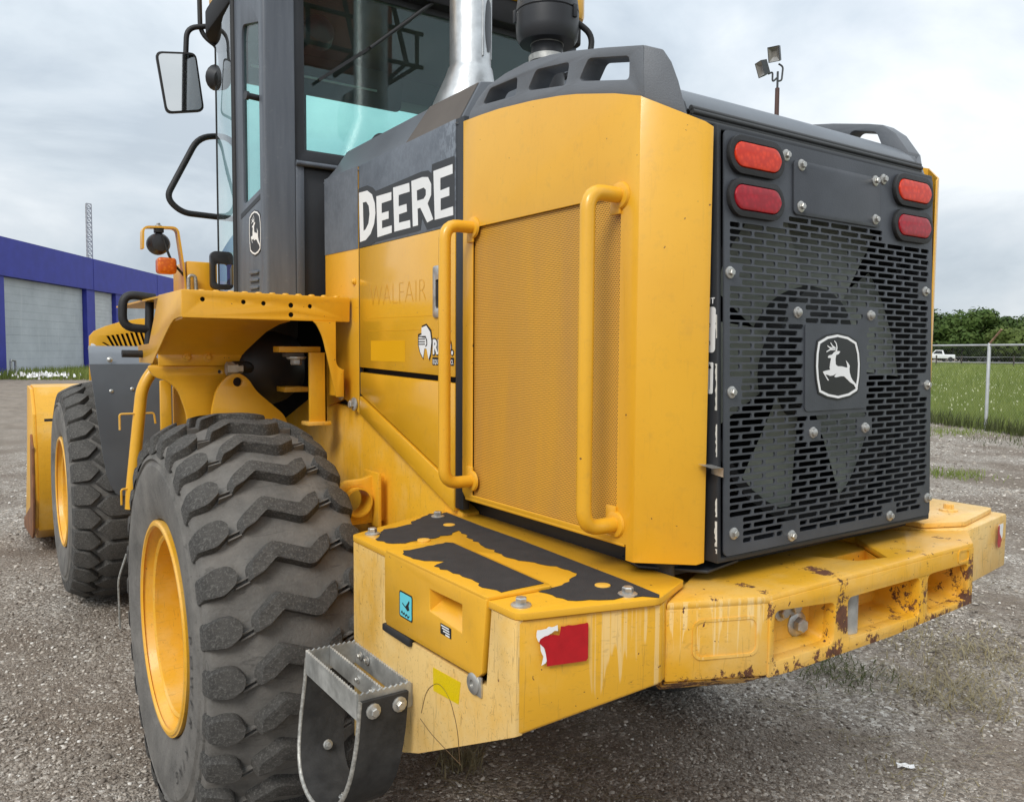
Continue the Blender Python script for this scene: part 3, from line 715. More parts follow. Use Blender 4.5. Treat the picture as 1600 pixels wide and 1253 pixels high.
# door latch, dealer decal, ghost lettering
lt = plate('door_latch', DP, rrect(-.978, 1.800, .058, .155, .010, 3), [rrect(-.974, 1.793, .034, .085, .006, 3)], .0005, .006, 'zinc', lo, bevel=.002)
plate('latch_recess', DP, rrect(-.974, 1.793, .034, .085, .006, 3), (), .0006, .001, 'badge_black', lo)
for ps, ww, mm, dz in ((.006, .0008, 'badge_black', 0), (0, .0016, 'white_decal', 0)):
    o_ = [(-1.104-ps, 1.640), (-1.104-ps, 1.668+ps), (-1.085, 1.672+ps), (-1.085, 1.694+ps), (-1.055, 1.700+ps), (-1.030+ps, 1.680+ps), (-1.022+ps, 1.650), (-1.030+ps, 1.612), (-1.040+ps, 1.596-ps), (-1.052, 1.628), (-1.066, 1.630), (-1.075, 1.600-ps), (-1.094-ps, 1.618)]
    plate('dealer_logo', DP, o_, (), ww-.0004, ww, mm, lo)
for k in range(4): plate('dealer_logo_bar', DP, [(-1.106, 1.641+.008*k), (-1.062, 1.641+.008*k), (-1.062, 1.644+.008*k), (-1.106, 1.644+.008*k)], (), .0019, .0022, 'badge_black', lo)
plate('dealer_logo_slot', DP, [(-1.083, 1.668), (-1.058, 1.668), (-1.048, 1.655), (-1.048, 1.640), (-1.058, 1.634), (-1.060, 1.637), (-1.053, 1.642), (-1.053, 1.652), (-1.060, 1.663), (-1.083, 1.664)], (), .0019, .0022, 'badge_black', lo)
text('lettering', 'RDO.', DP, -1.014, 1.614, .060, 'badge_black', lo, .0006, bold=.0065, sx=.86)
text('lettering', 'RDO.', DP, -1.014, 1.614, .060, 'white_decal', lo, .0014, bold=.0026, sx=.86)
plate('dealer_strip', DP, rrect(-.952, 1.591, .130, .024, .003, 2), (), .0004, .0010, 'badge_black', lo)
text('lettering', 'EQUIPMENT CO.', DP, -1.013, 1.583, .0195, 'white_decal', lo, .0014, bold=.0003, sx=.86)
t = MT('ghost_yellow', 0.30, base=(0.70, 0.350, 0.014)); MAT['ghost_yellow'] = t.m
t = MT('fresh_yellow', 0.25, base=(0.76, 0.385, 0.011)); MAT['fresh_yellow'] = t.m
text('ghost_lettering', 'WALFAIR', DP, -1.470, 1.775, .105, 'ghost_yellow', lo, .0003, bold=-.0035, sx=.95, rot=.0)
plate('decal_residue', DP, [(-1.46, 1.655), (-1.20, 1.655), (-1.20, 1.585), (-1.46, 1.585)], (), .0003, .0006, 'fresh_yellow', lo)
for k, P in enumerate(([(-1.49, 1.735), (-1.02, 1.730), (-1.02, 1.7285), (-1.49, 1.7335)], [(-1.48, 1.690), (-1.01, 1.688), (-1.01, 1.6865), (-1.48, 1.6885)])):
    plate('decal_edge', DP, P, (), .0003, .0005, 'ghost_yellow', lo)
bolt(L, (-.575, 1.60, 1.870), (-1, 0, 0), .010, 'yellow', dome=True, name='rivet')

# ---- handrails on the rear panel
for y, zt, zb in ((.178, 1.963, 1.241), (.782, 1.966, 1.255)):
    h = tube('handrail', [(-.578, y, zt), (-.667, y, zt), (-.667, y, zb), (-.578, y, zb)], .0172, 'yellow', L, .045, 16)
    for z, s_ in ((zt, -1), (zb, 1)):
        lathe('mounting_flange', [(0, .030), (.006, .028), (.008, .021)], (-.5745, y, z), (-1, 0, 0), 'yellow', h, 20)
        box('weld_tab', -.580, -.5735, y-.004, y+.028, min(z, z+s_*.04), max(z, z+s_*.04), 'yellow', h, .002)

# ---- counterweight: side boxes (the near one with its door), lids, rear casting
def hull(name, top, bot, mat, parent, skip=(), bevel=.004):      # top/bot: matching 3D loops
    n = len(top); F = [tuple(range(n)), tuple(range(2*n-1, n-1, -1))]
    for i in range(n):
        if i not in skip: F.append((i, (i+1) % n, (i+1) % n+n, i+n))
    return mesh(name, list(top)+list(bot), F, mat, parent, bevel=bevel)
def side_box(sx):
    m = lambda x, y, z: (sx*-1*x if sx > 0 else x, y, z)
    T = [(-.926, .055), (-.626, -.021), (-.50, .05), (-.50, .95), (-.926, .80)] if sx < 0 else [(-.952, .034), (-.616, -.016), (-.50, .05), (-.50, .95), (-.952, .80)]
    B = [.900, .958, .95, .72, .600] if sx < 0 else [.955, .957, .95, .72, .70]
    b = hull('counterweight_box', [m(x, y, 1.121) for x, y in T], [m(x, y, z) for (x, y), z in zip(T, B)], 'yellow_stained' if sx < 0 else 'yellow_worn', L, skip=(4,) if sx < 0 else (), bevel=.006)
    lid = [(-.930, .815), (-.932, .050), (-.646, -.026), (-.632, -.024), (-.503, .036), (-.49, .965), (-.600, .965)] if sx < 0 else [(-.925, .80), (-.925, .065), (-.650, .010), (-.632, .008), (-.503, .060), (-.49, .965), (-.600, .965)]
    lid = rounded(lid, [.02, .02, .012, .012, .01, .01, .03], 3)
    pl = Plane((0, 0, 0), (1, 0, 0), (0, 1, 0))
    l_ = plate('counterweight_lid', pl, [(x if sx < 0 else -x, y) for x, y in lid], (), 1.124, 1.137, 'yellow' if sx < 0 else 'yellow_worn', L, bevel=.003)
    return b, l_
BX, LID = side_box(-1); BXR, LIDR = side_box(1)
CS = Plane((-.926, 0, 0), (0, -1, 0), (0, 0, 1))                    # outer side of the near box
sp = plate('side_plate', CS, dp([(.80, 1.122), (.80, .600), (.71, .600), (.44, .704), (.054, .900), (.054, 1.122)]), [dp([(.608, 1.1215), (.608, .950), (.155, .962), (.138, 1.1215)])], -.012, .004, 'yellow_worn', L, bevel=.002)
tag(sp, 'faded yellow side plate with scratches and chipped edges')
dr = plate('tool_box_door', CS, dp([(.602, 1.139), (.602, .972), (.590, .962), (.180, .972), (.164, .985), (.147, 1.139)]), [dp([(.377, 1.103), (.377, 1.055), (.240, 1.046), (.240, 1.105)])], -.006, .010, 'yellow', L, bevel=.0025)
tag(dr, 'bright yellow box door with recessed handle')
plate('door_top', TOP, rounded([(-.9355, .601), (-.9355, .146), (-.778, .140), (-.756, .575), (-.80, .592)], [.01]*5, 3), (), 1.1375, 1.1445, 'yellow', dr, bevel=.002)
# recessed handle: sloping floor, back and sides
y0, y1, zt, zb = .377, .240, 1.104, 1.050; xo, xi = -.934, -.885
mesh('handle_recess', [(xo, y0, zt), (xo, y1, zt), (xo, y1, zb-.004), (xo, y0, zb+.005), (xi, y0-.012, zt), (xi, y1+.02, zt), (xi, y1+.02, zt-.012), (xi, y0-.012, zt-.012)],
     [(0, 1, 5, 4), (1, 2, 6, 5), (2, 3, 7, 6), (3, 0, 4, 7), (4, 5, 6, 7)], 'yellow', dr)
box('door_backing', -.86, -.855, .15, .60, .955, 1.118, 'interior_dark', dr, 0)
mesh('rubber_bumper', [(x, y, z) for x in (-.940, -.926) for y, z in ((.610, .944), (.610, .962), (.468, .944), (.468, .964))], BOXF, 'black_rubber', L, bevel=.004)
lk = lathe('cam_latch', [(0, .022), (.006, .022), (.008, .019), (.008, .008), (.004, .008)], (-.931, .196, .955), (-1, 0, 0), 'zinc', L, 20)
box('latch_plate', -.935, -.930, .168, .196, .934, .975, 'zinc', lk, .001)
s1 = plate('round_cornered_sticker', CS, dp(rrect(.489, 1.035, .066, .062, .006, 3)), (), .0102, .0106, 'badge_black', dr)
plate('sticker_face', CS, dp(rrect(.489, 1.035, .058, .055, .004, 3)), (), .0108, .0111, 'cyan_sticker', s1)
plate('sticker_symbol', CS, dp([(.505, 1.040), (.490, 1.034), (.478, 1.045), (.472, 1.052), (.469, 1.049), (.474, 1.040), (.470, 1.030), (.480, 1.026), (.489, 1.031), (.505, 1.037)]), (), .0113, .0116, 'badge_black', s1)
plate('sticker_waves', CS, dp([(.512, 1.016), (.506, 1.021), (.501, 1.015), (.495, 1.020), (.489, 1.014), (.483, 1.019), (.477, 1.013), (.470, 1.018), (.470, 1.014), (.477, 1.009), (.483, 1.015), (.489, 1.010), (.495, 1.016), (.501, 1.011), (.506, 1.017), (.512, 1.012)]), (), .0113, .0116, 'badge_black', s1)
s2 = plate('small_notice_sticker', CS, dp(rrect(.305, 1.031, .046, .023, .001, 1)), (), .0102, .0105, 'badge_black', dr)
for k in range(3):
    plate('notice_line', CS, dp(rrect(.308-.003*k, 1.0385-.0052*k, .034-.003*k, .0026, .0006, 1)), (), .0107, .0109, 'white_decal', s2)
plate('notice_bar', CS, dp(rrect(.297, 1.0225, .018, .0035, .0006, 1)), (), .0107, .0109, 'white_decal', s2)
plate('yellow_reflector', CS, dp([(.371, .929), (.253, .936), (.261, .886), (.369, .877)]), (), .0042, .0047, 'yellow_sticker', L)
simple('ink_line', (0.10, 0.055, 0.02), 0.7)
for P in ([(-.9305, .425, .805), (-.9305, .40, .87), (-.9305, .345, .905), (-.9305, .30, .89), (-.9305, .265, .835), (-.9305, .255, .76)], [(-.9305, .43, .79), (-.9305, .38, .775), (-.9305, .30, .765), (-.9305, .25, .76)]):
    tube('scored_line', P, .0008, 'ink_line', sp, .03, 5)
# rear face of the near box: reflector with torn white backing
RF = Plane((-.926, .0535, 0), (.300, -.076, 0), (0, 0, 1))
rw = plate('reflector_backing', RF, jag([(.036, 1.103), (.078, 1.108), (.078, 1.098), (.055, 1.090), (.050, 1.070), (.056, 1.050), (.054, 1.036), (.044, 1.034), (.048, 1.050), (.040, 1.075), (.034, 1.09)], .006, .0022), (), .0064, .0068, 'white_decal', L)
plate('red_reflector', RF, jag([(.140, 1.106), (.142, 1.102), (.142, 1.036), (.138, 1.031), (.056, 1.031), (.056, 1.050), (.052, 1.066), (.040, 1.078), (.042, 1.086), (.060, 1.090), (.082, 1.088), (.084, 1.105)], .008, .0014, skip=(0, 1, 2, 3, 4)), (), .0070, .0074, 'red_sticker', L)
# anti-slip film, worn away at its edges
F1 = [(-.900, .735), (-.845, .815), (-.782, .835), (-.736, .849), (-.675, .912), (-.627, .938), (-.573, .932), (-.586, .712), (-.589, .529), (-.614, .10), (-.625, -.012), (-.636, -.020), (-.69, .012), (-.72, .022), (-.794, .049), (-.815, .134), (-.746, .144), (-.671, .201), (-.662, .259), (-.682, .313), (-.714, .361), (-.707, .474), (-.694, .580), (-.664, .70), (-.708, .677), (-.795, .662), (-.837, .655), (-.882, .668)]
plate('anti_slip_film', TOP, jag(F1, .014, .007, skip=(6, 7, 8, 9, 10)), (), 1.1375, 1.1385, 'grip_film', LID)
F2 = [(-.905, .560), (-.778, .580), (-.766, .565), (-.786, .160), (-.890, .158), (-.908, .206), (-.893, .25), (-.906, .329), (-.912, .40), (-.872, .422), (-.917, .465), (-.925, .52)]
plate('anti_slip_film', TOP, jag(F2, .014, .006, skip=(1, 2, 3)), (), 1.1448, 1.1456, 'grip_film', dr)
for k in range(0):                                    # curled shreds along the tear
    c = random.choice(F1[13:27]); a = random.uniform(0, 6.28)
    V = [(c[0]+math.cos(a)*.02*i/3-math.sin(a)*.006*j, c[1]+math.sin(a)*.02*i/3+math.cos(a)*.006*j, 1.139+.009*(i/3)**2) for i in range(4) for j in (0, 1)]
    mesh('film_shred', V, [(0, 1, 3, 2), (2, 3, 5, 4), (4, 5, 7, 6)], 'chipped_white', LID)
for x, y in ((-.878, .795), (-.625, .893), (-.895, .088), (-.676, .026)): bolt(LID, (x, y, 1.1375), (0, 0, 1), .0165)
for x, y in ((-.655, .775), (-.680, .098), (-.80, .655)): lathe('plug', [(0, .017), (.003, .0165), (.004, .012)], (x, y, 1.1372), (0, 0, 1), 'yellow_old', LID, 18)
for x, y in ((.76, .12), (.85, .30)): bolt(LIDR, (x, y, 1.1375), (0, 0, 1), .022, 'yellow_worn')
lathe('plug', [(0, .02), (.003, .019)], (.70, .22, 1.1372), (0, 0, 1), 'yellow_old', LIDR, 18)
RR = Plane((.926, .0535, 0), (-.300, -.076, 0), (0, 0, 1)); RR = Plane((.616, -.0165, 0), (.336, .050, 0), (0, 0, 1))
plate('torn_reflector', RR, jag([(.235, 1.10), (.28, 1.10), (.275, 1.06), (.26, 1.05), (.24, 1.055)], .01, .004), (), .0064, .0068, 'white_decal', L)
plate('torn_reflector', RR, jag([(.23, 1.095), (.247, 1.10), (.249, 1.07), (.27, 1.05), (.26, 1.03), (.235, 1.03)], .01, .003), (), .0070, .0074, 'red_sticker', L)

# casting
ZC = 1.118; CY = -.097
CTOP = [(-.604, -.010), (-.385, CY), (.468, CY), (.612, -.012), (.40, .12), (.32, .32), (-.30, .32), (-.385, .115)]
notch = [(-.03, .28), (-.03, .068), (.032, -.028), (.128, -.050), (.255, .118), (.255, .28)]
CST = plate('counterweight_casting', TOP, CTOP, [notch], ZC-.02, ZC, 'yellow_cast', L, bevel=.007)
tag(CST, 'chipped yellow cast counterweight with three rounded pockets')
hull('casting_body', [(-.604, -.010, ZC-.015), (-.385, CY+.001, ZC-.015), (-.385, .30, ZC-.015), (-.50, .20, ZC-.015)],
     [(-.600, -.006, .948), (-.385, CY+.001, .944), (-.385, .30, .944), (-.50, .20, .948)], 'yellow_cast', CST, bevel=.006)
hull('casting_body', [(.468, CY+.001, ZC-.015), (.612, -.012, ZC-.015), (.50, .20, ZC-.015), (.468, .30, ZC-.015)],
     [(.468, CY+.001, .950), (.608, -.008, .955), (.50, .20, .95), (.468, .30, .95)], 'yellow_cast', CST, bevel=.006)
FACE = Plane((0, CY, 0), (1, 0, 0), (0, 0, 1))
pk = [[(-.372, 1.082), (-.372, .972), (-.158, .968), (-.156, 1.064)], [(-.108, 1.066), (-.104, .968), (.204, .966), (.200, 1.066)], [(.238, 1.066), (.240, .962), (.448, .966), (.440, 1.066)]]
fo = [(-.386, ZC-.012), (-.386, .942), (-.31, .938), (.09, .938), (.40, .950), (.469, .952), (.469, ZC-.012)]
plate('casting_face', FACE, fo, [rounded(p, .020, 4) for p in pk], -.03, .001, 'yellow_cast', CST, bevel=.006)
for p in pk:
    q = rounded(p, .020, 4); n = len(q); V = [FACE(a, b, -.028) for a, b in q]; cx = sum(a for a, b in q)/n; cz = sum(b for a, b in q)/n
    V += [FACE(cx+(a-cx)*.94, cz+(b-cz)*.86+.004, -.062 if cx < -.15 else -.115) for a, b in q]
    F = [(i, (i+1) % n, (i+1) % n+n, i+n) for i in range(n)]+[tuple(range(n, 2*n))]
    mesh('pocket', V, F, 'yellow_cast', CST, smooth=40)
hull('casting_keel', [(-.598, -.004, .946), (-.385, CY+.006, .942), (.40, CY+.006, .944), (.40, .2, .944), (-.5, .2, .946)], [(-.56, .05, .905), (-.37, -.02, .900), (.34, -.02, .905), (.34, .2, .905), (-.5, .2, .905)], 'yellow_cast', CST, bevel=.004)
box('casting_floor', -.385, .47, -.07, .30, .940, .955, 'yellow_cast', CST, .004)
box('casting_back', -.385, .47, .06, .30, .95, 1.10, 'yellow_cast', CST, .003)
# notch floor, walls and pin head
n = len(notch); mesh('hitch_recess', [(x, y, ZC-.018) for x, y in notch]+[(x, y, ZC-.055) for x, y in notch], [(i, (i+1) % n, (i+1) % n+n, i+n) for i in range(n)]+[tuple(range(n, 2*n))], 'yellow_cast', CST)
lathe('hitch_pin', [(-.16, .024), (.0, .024), (.0, .046), (.010, .046), (.013, .040)], (.062, .012, ZC-.052), (0, 0, 1), 'galvanised', L, 24)
lathe('hitch_pin_shank', [(0, .025), (.10, .025)], (-.055, -.062, .968), (0, 0, 1), 'galvanised', L, 24)
for x, z, s_ in ((-.212, 1.008, .024), (-.268, 1.046, .018), (-.225, 1.050, .018)): bolt(CST, (x, CY+.061, z), (-.1, -1, 0), s_, 'zinc')
# raised casting outlines on the near facet
FC = Plane((-.604, -.010, 0), (.219, -.087, 0), (0, 0, 1))
plate('casting_rim', FC, rrect(.135, 1.035, .15, .085, .02, 4), [rrect(.135, 1.035, .138, .073, .016, 4)], -.002, .0012, 'yellow_cast', CST, bevel=0)
plate('casting_rim', FACE, rrect(.415, 1.089, .06, .036, .01, 4), [rrect(.415, 1.089, .048, .026, .008, 4)], 0, .003, 'yellow_cast', CST)
prism('bumper_underside', 'z', [(-.55, .12), (-.38, .06), (.46, .06), (.55, .12), (.5, .9), (-.5, .9)], .905, .938, 'yellow_old', CST, .006)
box('sill_plate', -.50, -.485, .08, .97, 1.12, 1.21, 'frame_black', L, .004)
box('lower_deck', -.484, .484, .10, .97, 1.125, 1.165, 'frame_black', L, .004)
prism('drip_tray', 'z', [(-.53, .15), (-.43, .035), (-.30, .06), (-.2, .3), (-.48, .3)], 1.140, 1.147, 'frame_black', L, .002)

# ---- access step with rubber straps
def step():
    s = empty('access_step', (-1.0, .625, .84), L); o = Vector((-1.0, .625, .84))
    def serr(a, b, h, name, off, th):                   # bar between a and b with a serrated top edge
        a, b = Vector(a)-o, Vector(b)-o; L_ = (b-a).length; n_ = int(L_/.0065); u_ = (b-a).normalized(); w_ = u_.cross(Vector((0, 0, 1)))
        P = [(0, -h)]+[(L_*i/n_, 0.0045*((i+1) % 2)) for i in range(n_+1)]+[(L_, -h)]
        pl = Plane(a, u_, (0, 0, 1)); return plate(name, pl, P, (), -th/2, th/2, 'galvanised', s)
    x0, x1, ya, yb, z = -.936, -1.066, .782, .468, .862
    serr((x1, ya, z), (x1, yb, z), .056, 'tread_bar', 0, .006)
    serr((-1.004, ya-.004, z-.002), (-1.004, yb+.004, z-.002), .045, 'tread_bar', 0, .005)
    serr((x0, ya, z), (x1, ya, z), .056, 'end_bar', 0, .006)
    serr((x1, yb, z), (x0, yb, z), .056, 'end_bar', 0, .006)
    serr((x0+.003, ya, z-.006), (x0+.003, yb, z-.006), .05, 'mounting_bar', 0, .005)
    for y in (.74, .70, .51): bolt(s, Vector((-.939, y, .838))-o, (-1, 0, 0), .009)
    for y in (.60, .52): bolt(s, Vector((-1.008, y, .84))-o, (-1, 0, 0), .008)
    # U-shaped rubber strap hanging from both ends, its width runs in X
    for k, (ys) in enumerate((.458,)):
        pts = [(ys, .850), (ys-.001, .74), (ys+.004, .68), (ys+.022, .63), (ys+.062, .585), (ys+.122, .558), (ys+.20, .555), (ys+.262, .575), (ys+.302, .62), (ys+.322, .69), (ys+.327, .76), (ys+.328, .845)]
        pts = path3([(0, p[0], p[1]) for p in pts], .03, 3); V = []; F = []
        xa, xb = -1.062-o.x, -.948-o.x
        for i, p in enumerate(pts):
            tn = (pts[min(i+1, len(pts)-1)]-pts[max(i-1, 0)]).normalized(); nn = Vector((0, -tn.z, tn.y))*.0055
            for xx in (xa, xb):
                xx = xx-.045*max(0, (.84-p.z)/.28)**1.3
                for sgn in (1, -1): V.append((xx, p.y+nn.y*sgn-o.y, p.z+nn.z*sgn-o.z))
        for i in range(len(pts)-1):
            a = i*4; b = a+4; F += [(a, a+2, b+2, b), (a+1, b+1, b+3, a+3), (a, b, b+1, a+1), (a+2, a+3, b+3, b+2)]
        F += [(0, 1, 3, 2), (len(V)-4, len(V)-2, len(V)-1, len(V)-3)]
        mesh('rubber_strap', V, F, 'flap_rubber', s, smooth=40)
        tube('strap_edge', [(xa-.002-.045*max(0, (.84-p.z)/.28)**1.3, p.y-o.y, p.z-o.z) for p in pts], .0058, 'cable_wire', s, 0, 8)
    for x in (-1.036, -.972): bolt(s, Vector((x, .4515, .826))-o, (0, -1, 0), .0145)
    for x in (-1.045, -1.02): 
        bolt(s, Vector((x, .60, .562))-o, (0, -.1, 1), .010); bolt(s, Vector((x+.03, .63, .562))-o, (0, -.2, 1), .010)
    bolt(s, Vector((-1.03, .735, .63))-o, (0, -1, .3), .010)
step()

# ---- rear frame, tow eye, axle, underbody
def fr(sx):
    P = [(1.85, 1.42), (1.56, 1.40), (.86, 1.145), (.86, .62), (1.2, .45), (3.0, .45), (3.0, 1.05), (2.45, 1.30), (2.1, 1.42)]
    return prism('frame_rail', 'x', P, *(sorted((sx*.56, sx*.50))), 'yellow_old', L, .004)
fr(-1); fr(1)
box('frame_crossmember', -.5, .5, .9, 2.9, .55, 1.15, 'yellow_old', L, .01)
lathe('rear_axle', [(-.85, .14), (-.5, .16), (-.3, .24), (.3, .24), (.5, .16), (.85, .14)], (0, 1.664, .711), (1, 0, 0), 'yellow_old', L, 24)
lathe('front_axle', [(-.85, .14), (-.5, .16), (-.3, .24), (.3, .24), (.5, .16), (.85, .14)], (0, 4.694, .711), (1, 0, 0), 'yellow_old', L, 24)
# tow eye: plate with a bore, welded to a rib
TE = Plane((0, 1.40, 0), (1, 0, 0), (0, 0, 1))
P = [(-.600, 1.193), (-.640, 1.182)]+[(-.668+.080*math.cos(a), 1.105+.080*math.sin(a)) for a in [PI*(.62+.80*i/10) for i in range(11)]]+[(-.588, 1.028)]
te = plate('tow_eye', TE, P, [ngon(-.666, 1.108, .050, 28)], -.014, .014, 'yellow_old', L, bevel=.003)
mesh('tow_eye_rib', [(x, y, z) for x, z0, z1 in ((-.606, 1.018, 1.205), (-.592, 1.012, 1.205)) for y in (1.34, 1.46) for z in (z0, z1)], BOXF, 'yellow_old', te, bevel=.003)
lathe('bore_tube', [(-.04, .050), (.04, .050), (.04, .044), (-.04, .044)], (-.666, 1.40, 1.108), (0, 1, 0), 'yellow_old', te, 28, closed=True)
box('tow_eye_web', -.605, -.556, 1.385, 1.415, 1.03, 1.19, 'yellow_old', te, .003)
for y, z in ((1.72, 1.457), (1.60, 1.425)): bolt(L, (-.578, y, z), (-1, 0, 0), .020, 'galvanised')

# ---- wheels
def tyre_profile():
    h = [(-.185, .300), (-.192, .332), (-.226, .356), (-.234, .374), (-.243, .41), (-.250, .46), (-.2525, .51), (-.250, .535), (-.242, .546), (-.242, .552), (-.248, .557), (-.243, .572), (-.235, .577), (-.235, .583), (-.240, .588), (-.233, .608), (-.228, .613), (-.212, .620), (-.185, .630), (-.12, .652), (-.06, .662), (0, .665)]
    return h+[(-a, b) for a, b in reversed(h[:-1])]
LUGS = {}
def lug_mesh(kind, poly, top_r, shrink=.86):
    """poly in (axial, tangential); base sunk in the carcass"""
    n = len(poly); cx = sum(p[0] for p in poly)/n; cy = sum(p[1] for p in poly)/n
    def rt(x): return top_r-.9*x*x-6*x**4
    def at(x, s, rr): 
        a = s/rr; return (x, rr*math.sin(a), rr*math.cos(a))
    V = []; F = []
    rings = [(1.10, -.050), (1.01, -.007), (.975, -.0006), (.80, 0.0)]
    for k, dr_ in rings:
        for x, s in poly:
            xx, ss = cx+(x-cx)*k, cy+(s-cy)*k; V.append(at(xx, ss, rt(xx)+dr_))
    m = len(rings)
    for j in range(m-1):
        for i in range(n): F.append((j*n+i, j*n+(i+1) % n, (j+1)*n+(i+1) % n, (j+1)*n+i))
    F.append(tuple((m-1)*n+i for i in range(n)))
    bm = bmesh.new(); vs = [bm.verts.new(v) for v in V]
    for f in F: bm.faces.new([vs[i] for i in f])
    bmesh.ops.triangulate(bm, faces=[f for f in bm.faces if len(f.verts) > 4]); bmesh.ops.recalc_face_normals(bm, faces=bm.faces)
    me = bpy.data.meshes.new('tread_block'); bm.to_mesh(me); bm.free(); me.materials.append(MAT['tyre_tread']); shade(me, 40); return me
def zig():
    cl = [(-.150, -.030), (-.085, .026), (.045, -.020), (.085, .002), (.150, .030)]
    cl = [(-.120, -.036), (-.100, -.020), (-.056, .018), (.044, -.020), (.064, -.018), (.116, .026)]
    hw = .0240; t_ = [(x, s+hw) for x, s in cl]; b_ = [(x, s-hw) for x, s in cl]
    return rounded(t_[::-1]+b_, .012, 2)
sh_l = rounded([(-.243, -.044), (-.192, -.044), (-.160, -.018), (-.157, .016), (-.176, .036), (-.207, .036), (-.243, .020)], .009, 2)
sh_r = [(-a, b) for a, b in reversed(sh_l)]
hexL = rounded([(-.236, -.055), (-.155, -.058), (-.100, .0), (-.155, .058), (-.236, .055)], .012, 2)
hexR = [(-a, b) for a, b in reversed(hexL)]
dia = rounded([(-.122, .0), (-.062, -.058), (.062, -.058), (.122, .0), (.062, .058), (-.062, .058)], .012, 2)
ROWS = {'rear': (30, [(lug_mesh('z', zig(), .702), 0.0), (lug_mesh('s', sh_l, .702), .30), (lug_mesh('s', sh_r, .702), .70)]),
        'front': (30, [(lug_mesh('h', hexL, .702), 0.0), (lug_mesh('h', hexR, .702), 0.0), (lug_mesh('d', dia, .702), .5)])}
TIE = bpy.data.meshes.new('tie_bar'); TIE.from_pydata([(x, y+x*.35, z) for x in (-.020, .020) for y in (-.0022, .0022) for z in (.63, .6615)], [], BOXF); TIE.materials.append(MAT['tyre_side'])
def lathe_mesh(name, prof, axis, mat, seg, closed=False, smooth=35):
    o = lathe(name, prof, (0, 0, 0), axis, mat, None, seg, smooth, closed); return o
def wheel(x, y, kind, sx, detail=True):
    w = empty('wheel', (x, y, .703), L)
    ty = lathe('tyre', tyre_profile(), (0, 0, 0), (1, 0, 0), 'tyre_side', w, 96, 30, closed=True)
    ty.data.materials.append(MAT['tyre_tread'])
    for p in ty.data.polygons:
        if math.hypot(p.center.y, p.center.z) > .99: p.material_index = 1
    s = sx                                               # rim seen from outside at x*s
    rp = [(.222, .350), (.238, .352), (.240, .338), (.224, .330), (.204, .322), (.198, .308), (.208, .302), (.210, .294), (.204, .286), (.120, .280), (-.06, .268), (-.10, .255), (-.105, .12), (-.04, .10), (-.025, .06), (-.022, .0)]
    lathe('rim', [(a*s, b) for a, b in rp], (0, 0, 0), (1, 0, 0), 'yellow_old', w, 64, 30, caps=False)
    lathe('lock_ring', [(a*s, b) for a, b in ((.236, .349), (.243, .343), (.243, .334), (.236, .328), (.232, .338))], (0, 0, 0), (1, 0, 0), 'yellow_old', w, 64, 40, closed=True)
    for k in range(12): 
        a = 2*PI*k/12; bolt(w, (s*-.100, .20*math.cos(a), .20*math.sin(a)), (s, 0, 0), .017, 'yellow_old', name='wheel_nut')
    N_, rows = ROWS[kind]
    if detail and kind == 'rear':
        for k in range(N_):
            for sd_ in (-1, 1):
                for j in (-1, 1):
                    me_ = TIE
                    o = bpy.data.objects.new('tie_bar', me_); COL.objects.link(o); o.parent = w; o.rotation_euler = (2*PI*(k+(.42 if sd_ < 0 else .88))/N_+j*.011, 0, 0); o.location = (sd_*.142, 0, 0)
    if detail:
        for me, off in rows:
            for k in range(N_):
                o = bpy.data.objects.new('tread_block', me); COL.objects.link(o); o.parent = w; o.rotation_euler = (2*PI*(k+off)/N_, 0, 0)
    else:
        bm = bmesh.new()
        for me, off in rows:
            for k in range(N_):
                t0 = len(bm.verts); bm.from_mesh(me); bm.verts.ensure_lookup_table()
                bmesh.ops.transform(bm, matrix=Matrix.Rotation(2*PI*(k+off)/N_, 4, 'X'), verts=bm.verts[t0:])
        me = bpy.data.meshes.new('tread'); bm.to_mesh(me); bm.free(); link('tread', me, 'tyre_tread', w, 40)
    return w
WR = wheel(-1.0, 1.664, 'rear', -1); wheel(-1.0, 4.694, 'front', -1)
wheel(1.0, 1.664, 'rear', 1, False); wheel(1.0, 4.694, 'front', 1, False)
def sidewall_letters():
    V = []; F = []; s = 'POWER KING'; rr = .455
    for i, ch in enumerate(s):
        if ch == ' ': continue
        cu = bpy.data.curves.new('lettering', 'FONT'); cu.body = ch; cu.size = .052; cu.align_x = 'CENTER'; cu.resolution_u = 2
        o = bpy.data.objects.new('lettering_tmp', cu); me = bpy.data.meshes.new_from_object(o); bpy.data.objects.remove(o); bpy.data.curves.remove(cu)
        th = math.radians(12-7.6*i)                     # angle up from the rearward horizontal
        base = len(V)
        for v in me.vertices:
            a = th-v.co.x/rr; q = rr+v.co.y; bulge = np.interp(q, [.40, .45, .50, .54], [.241, .250, .2525, .2510])
            V.append((-bulge-.0022, -q*math.cos(a), q*math.sin(a)))
        F += [tuple(base+k for k in p.vertices) for p in me.polygons]
    simple('tyre_lettering', (0.040, 0.039, 0.037), .7, var=.3)
    mesh('sidewall_lettering', V, F, 'tyre_lettering', WR)
sidewall_letters()

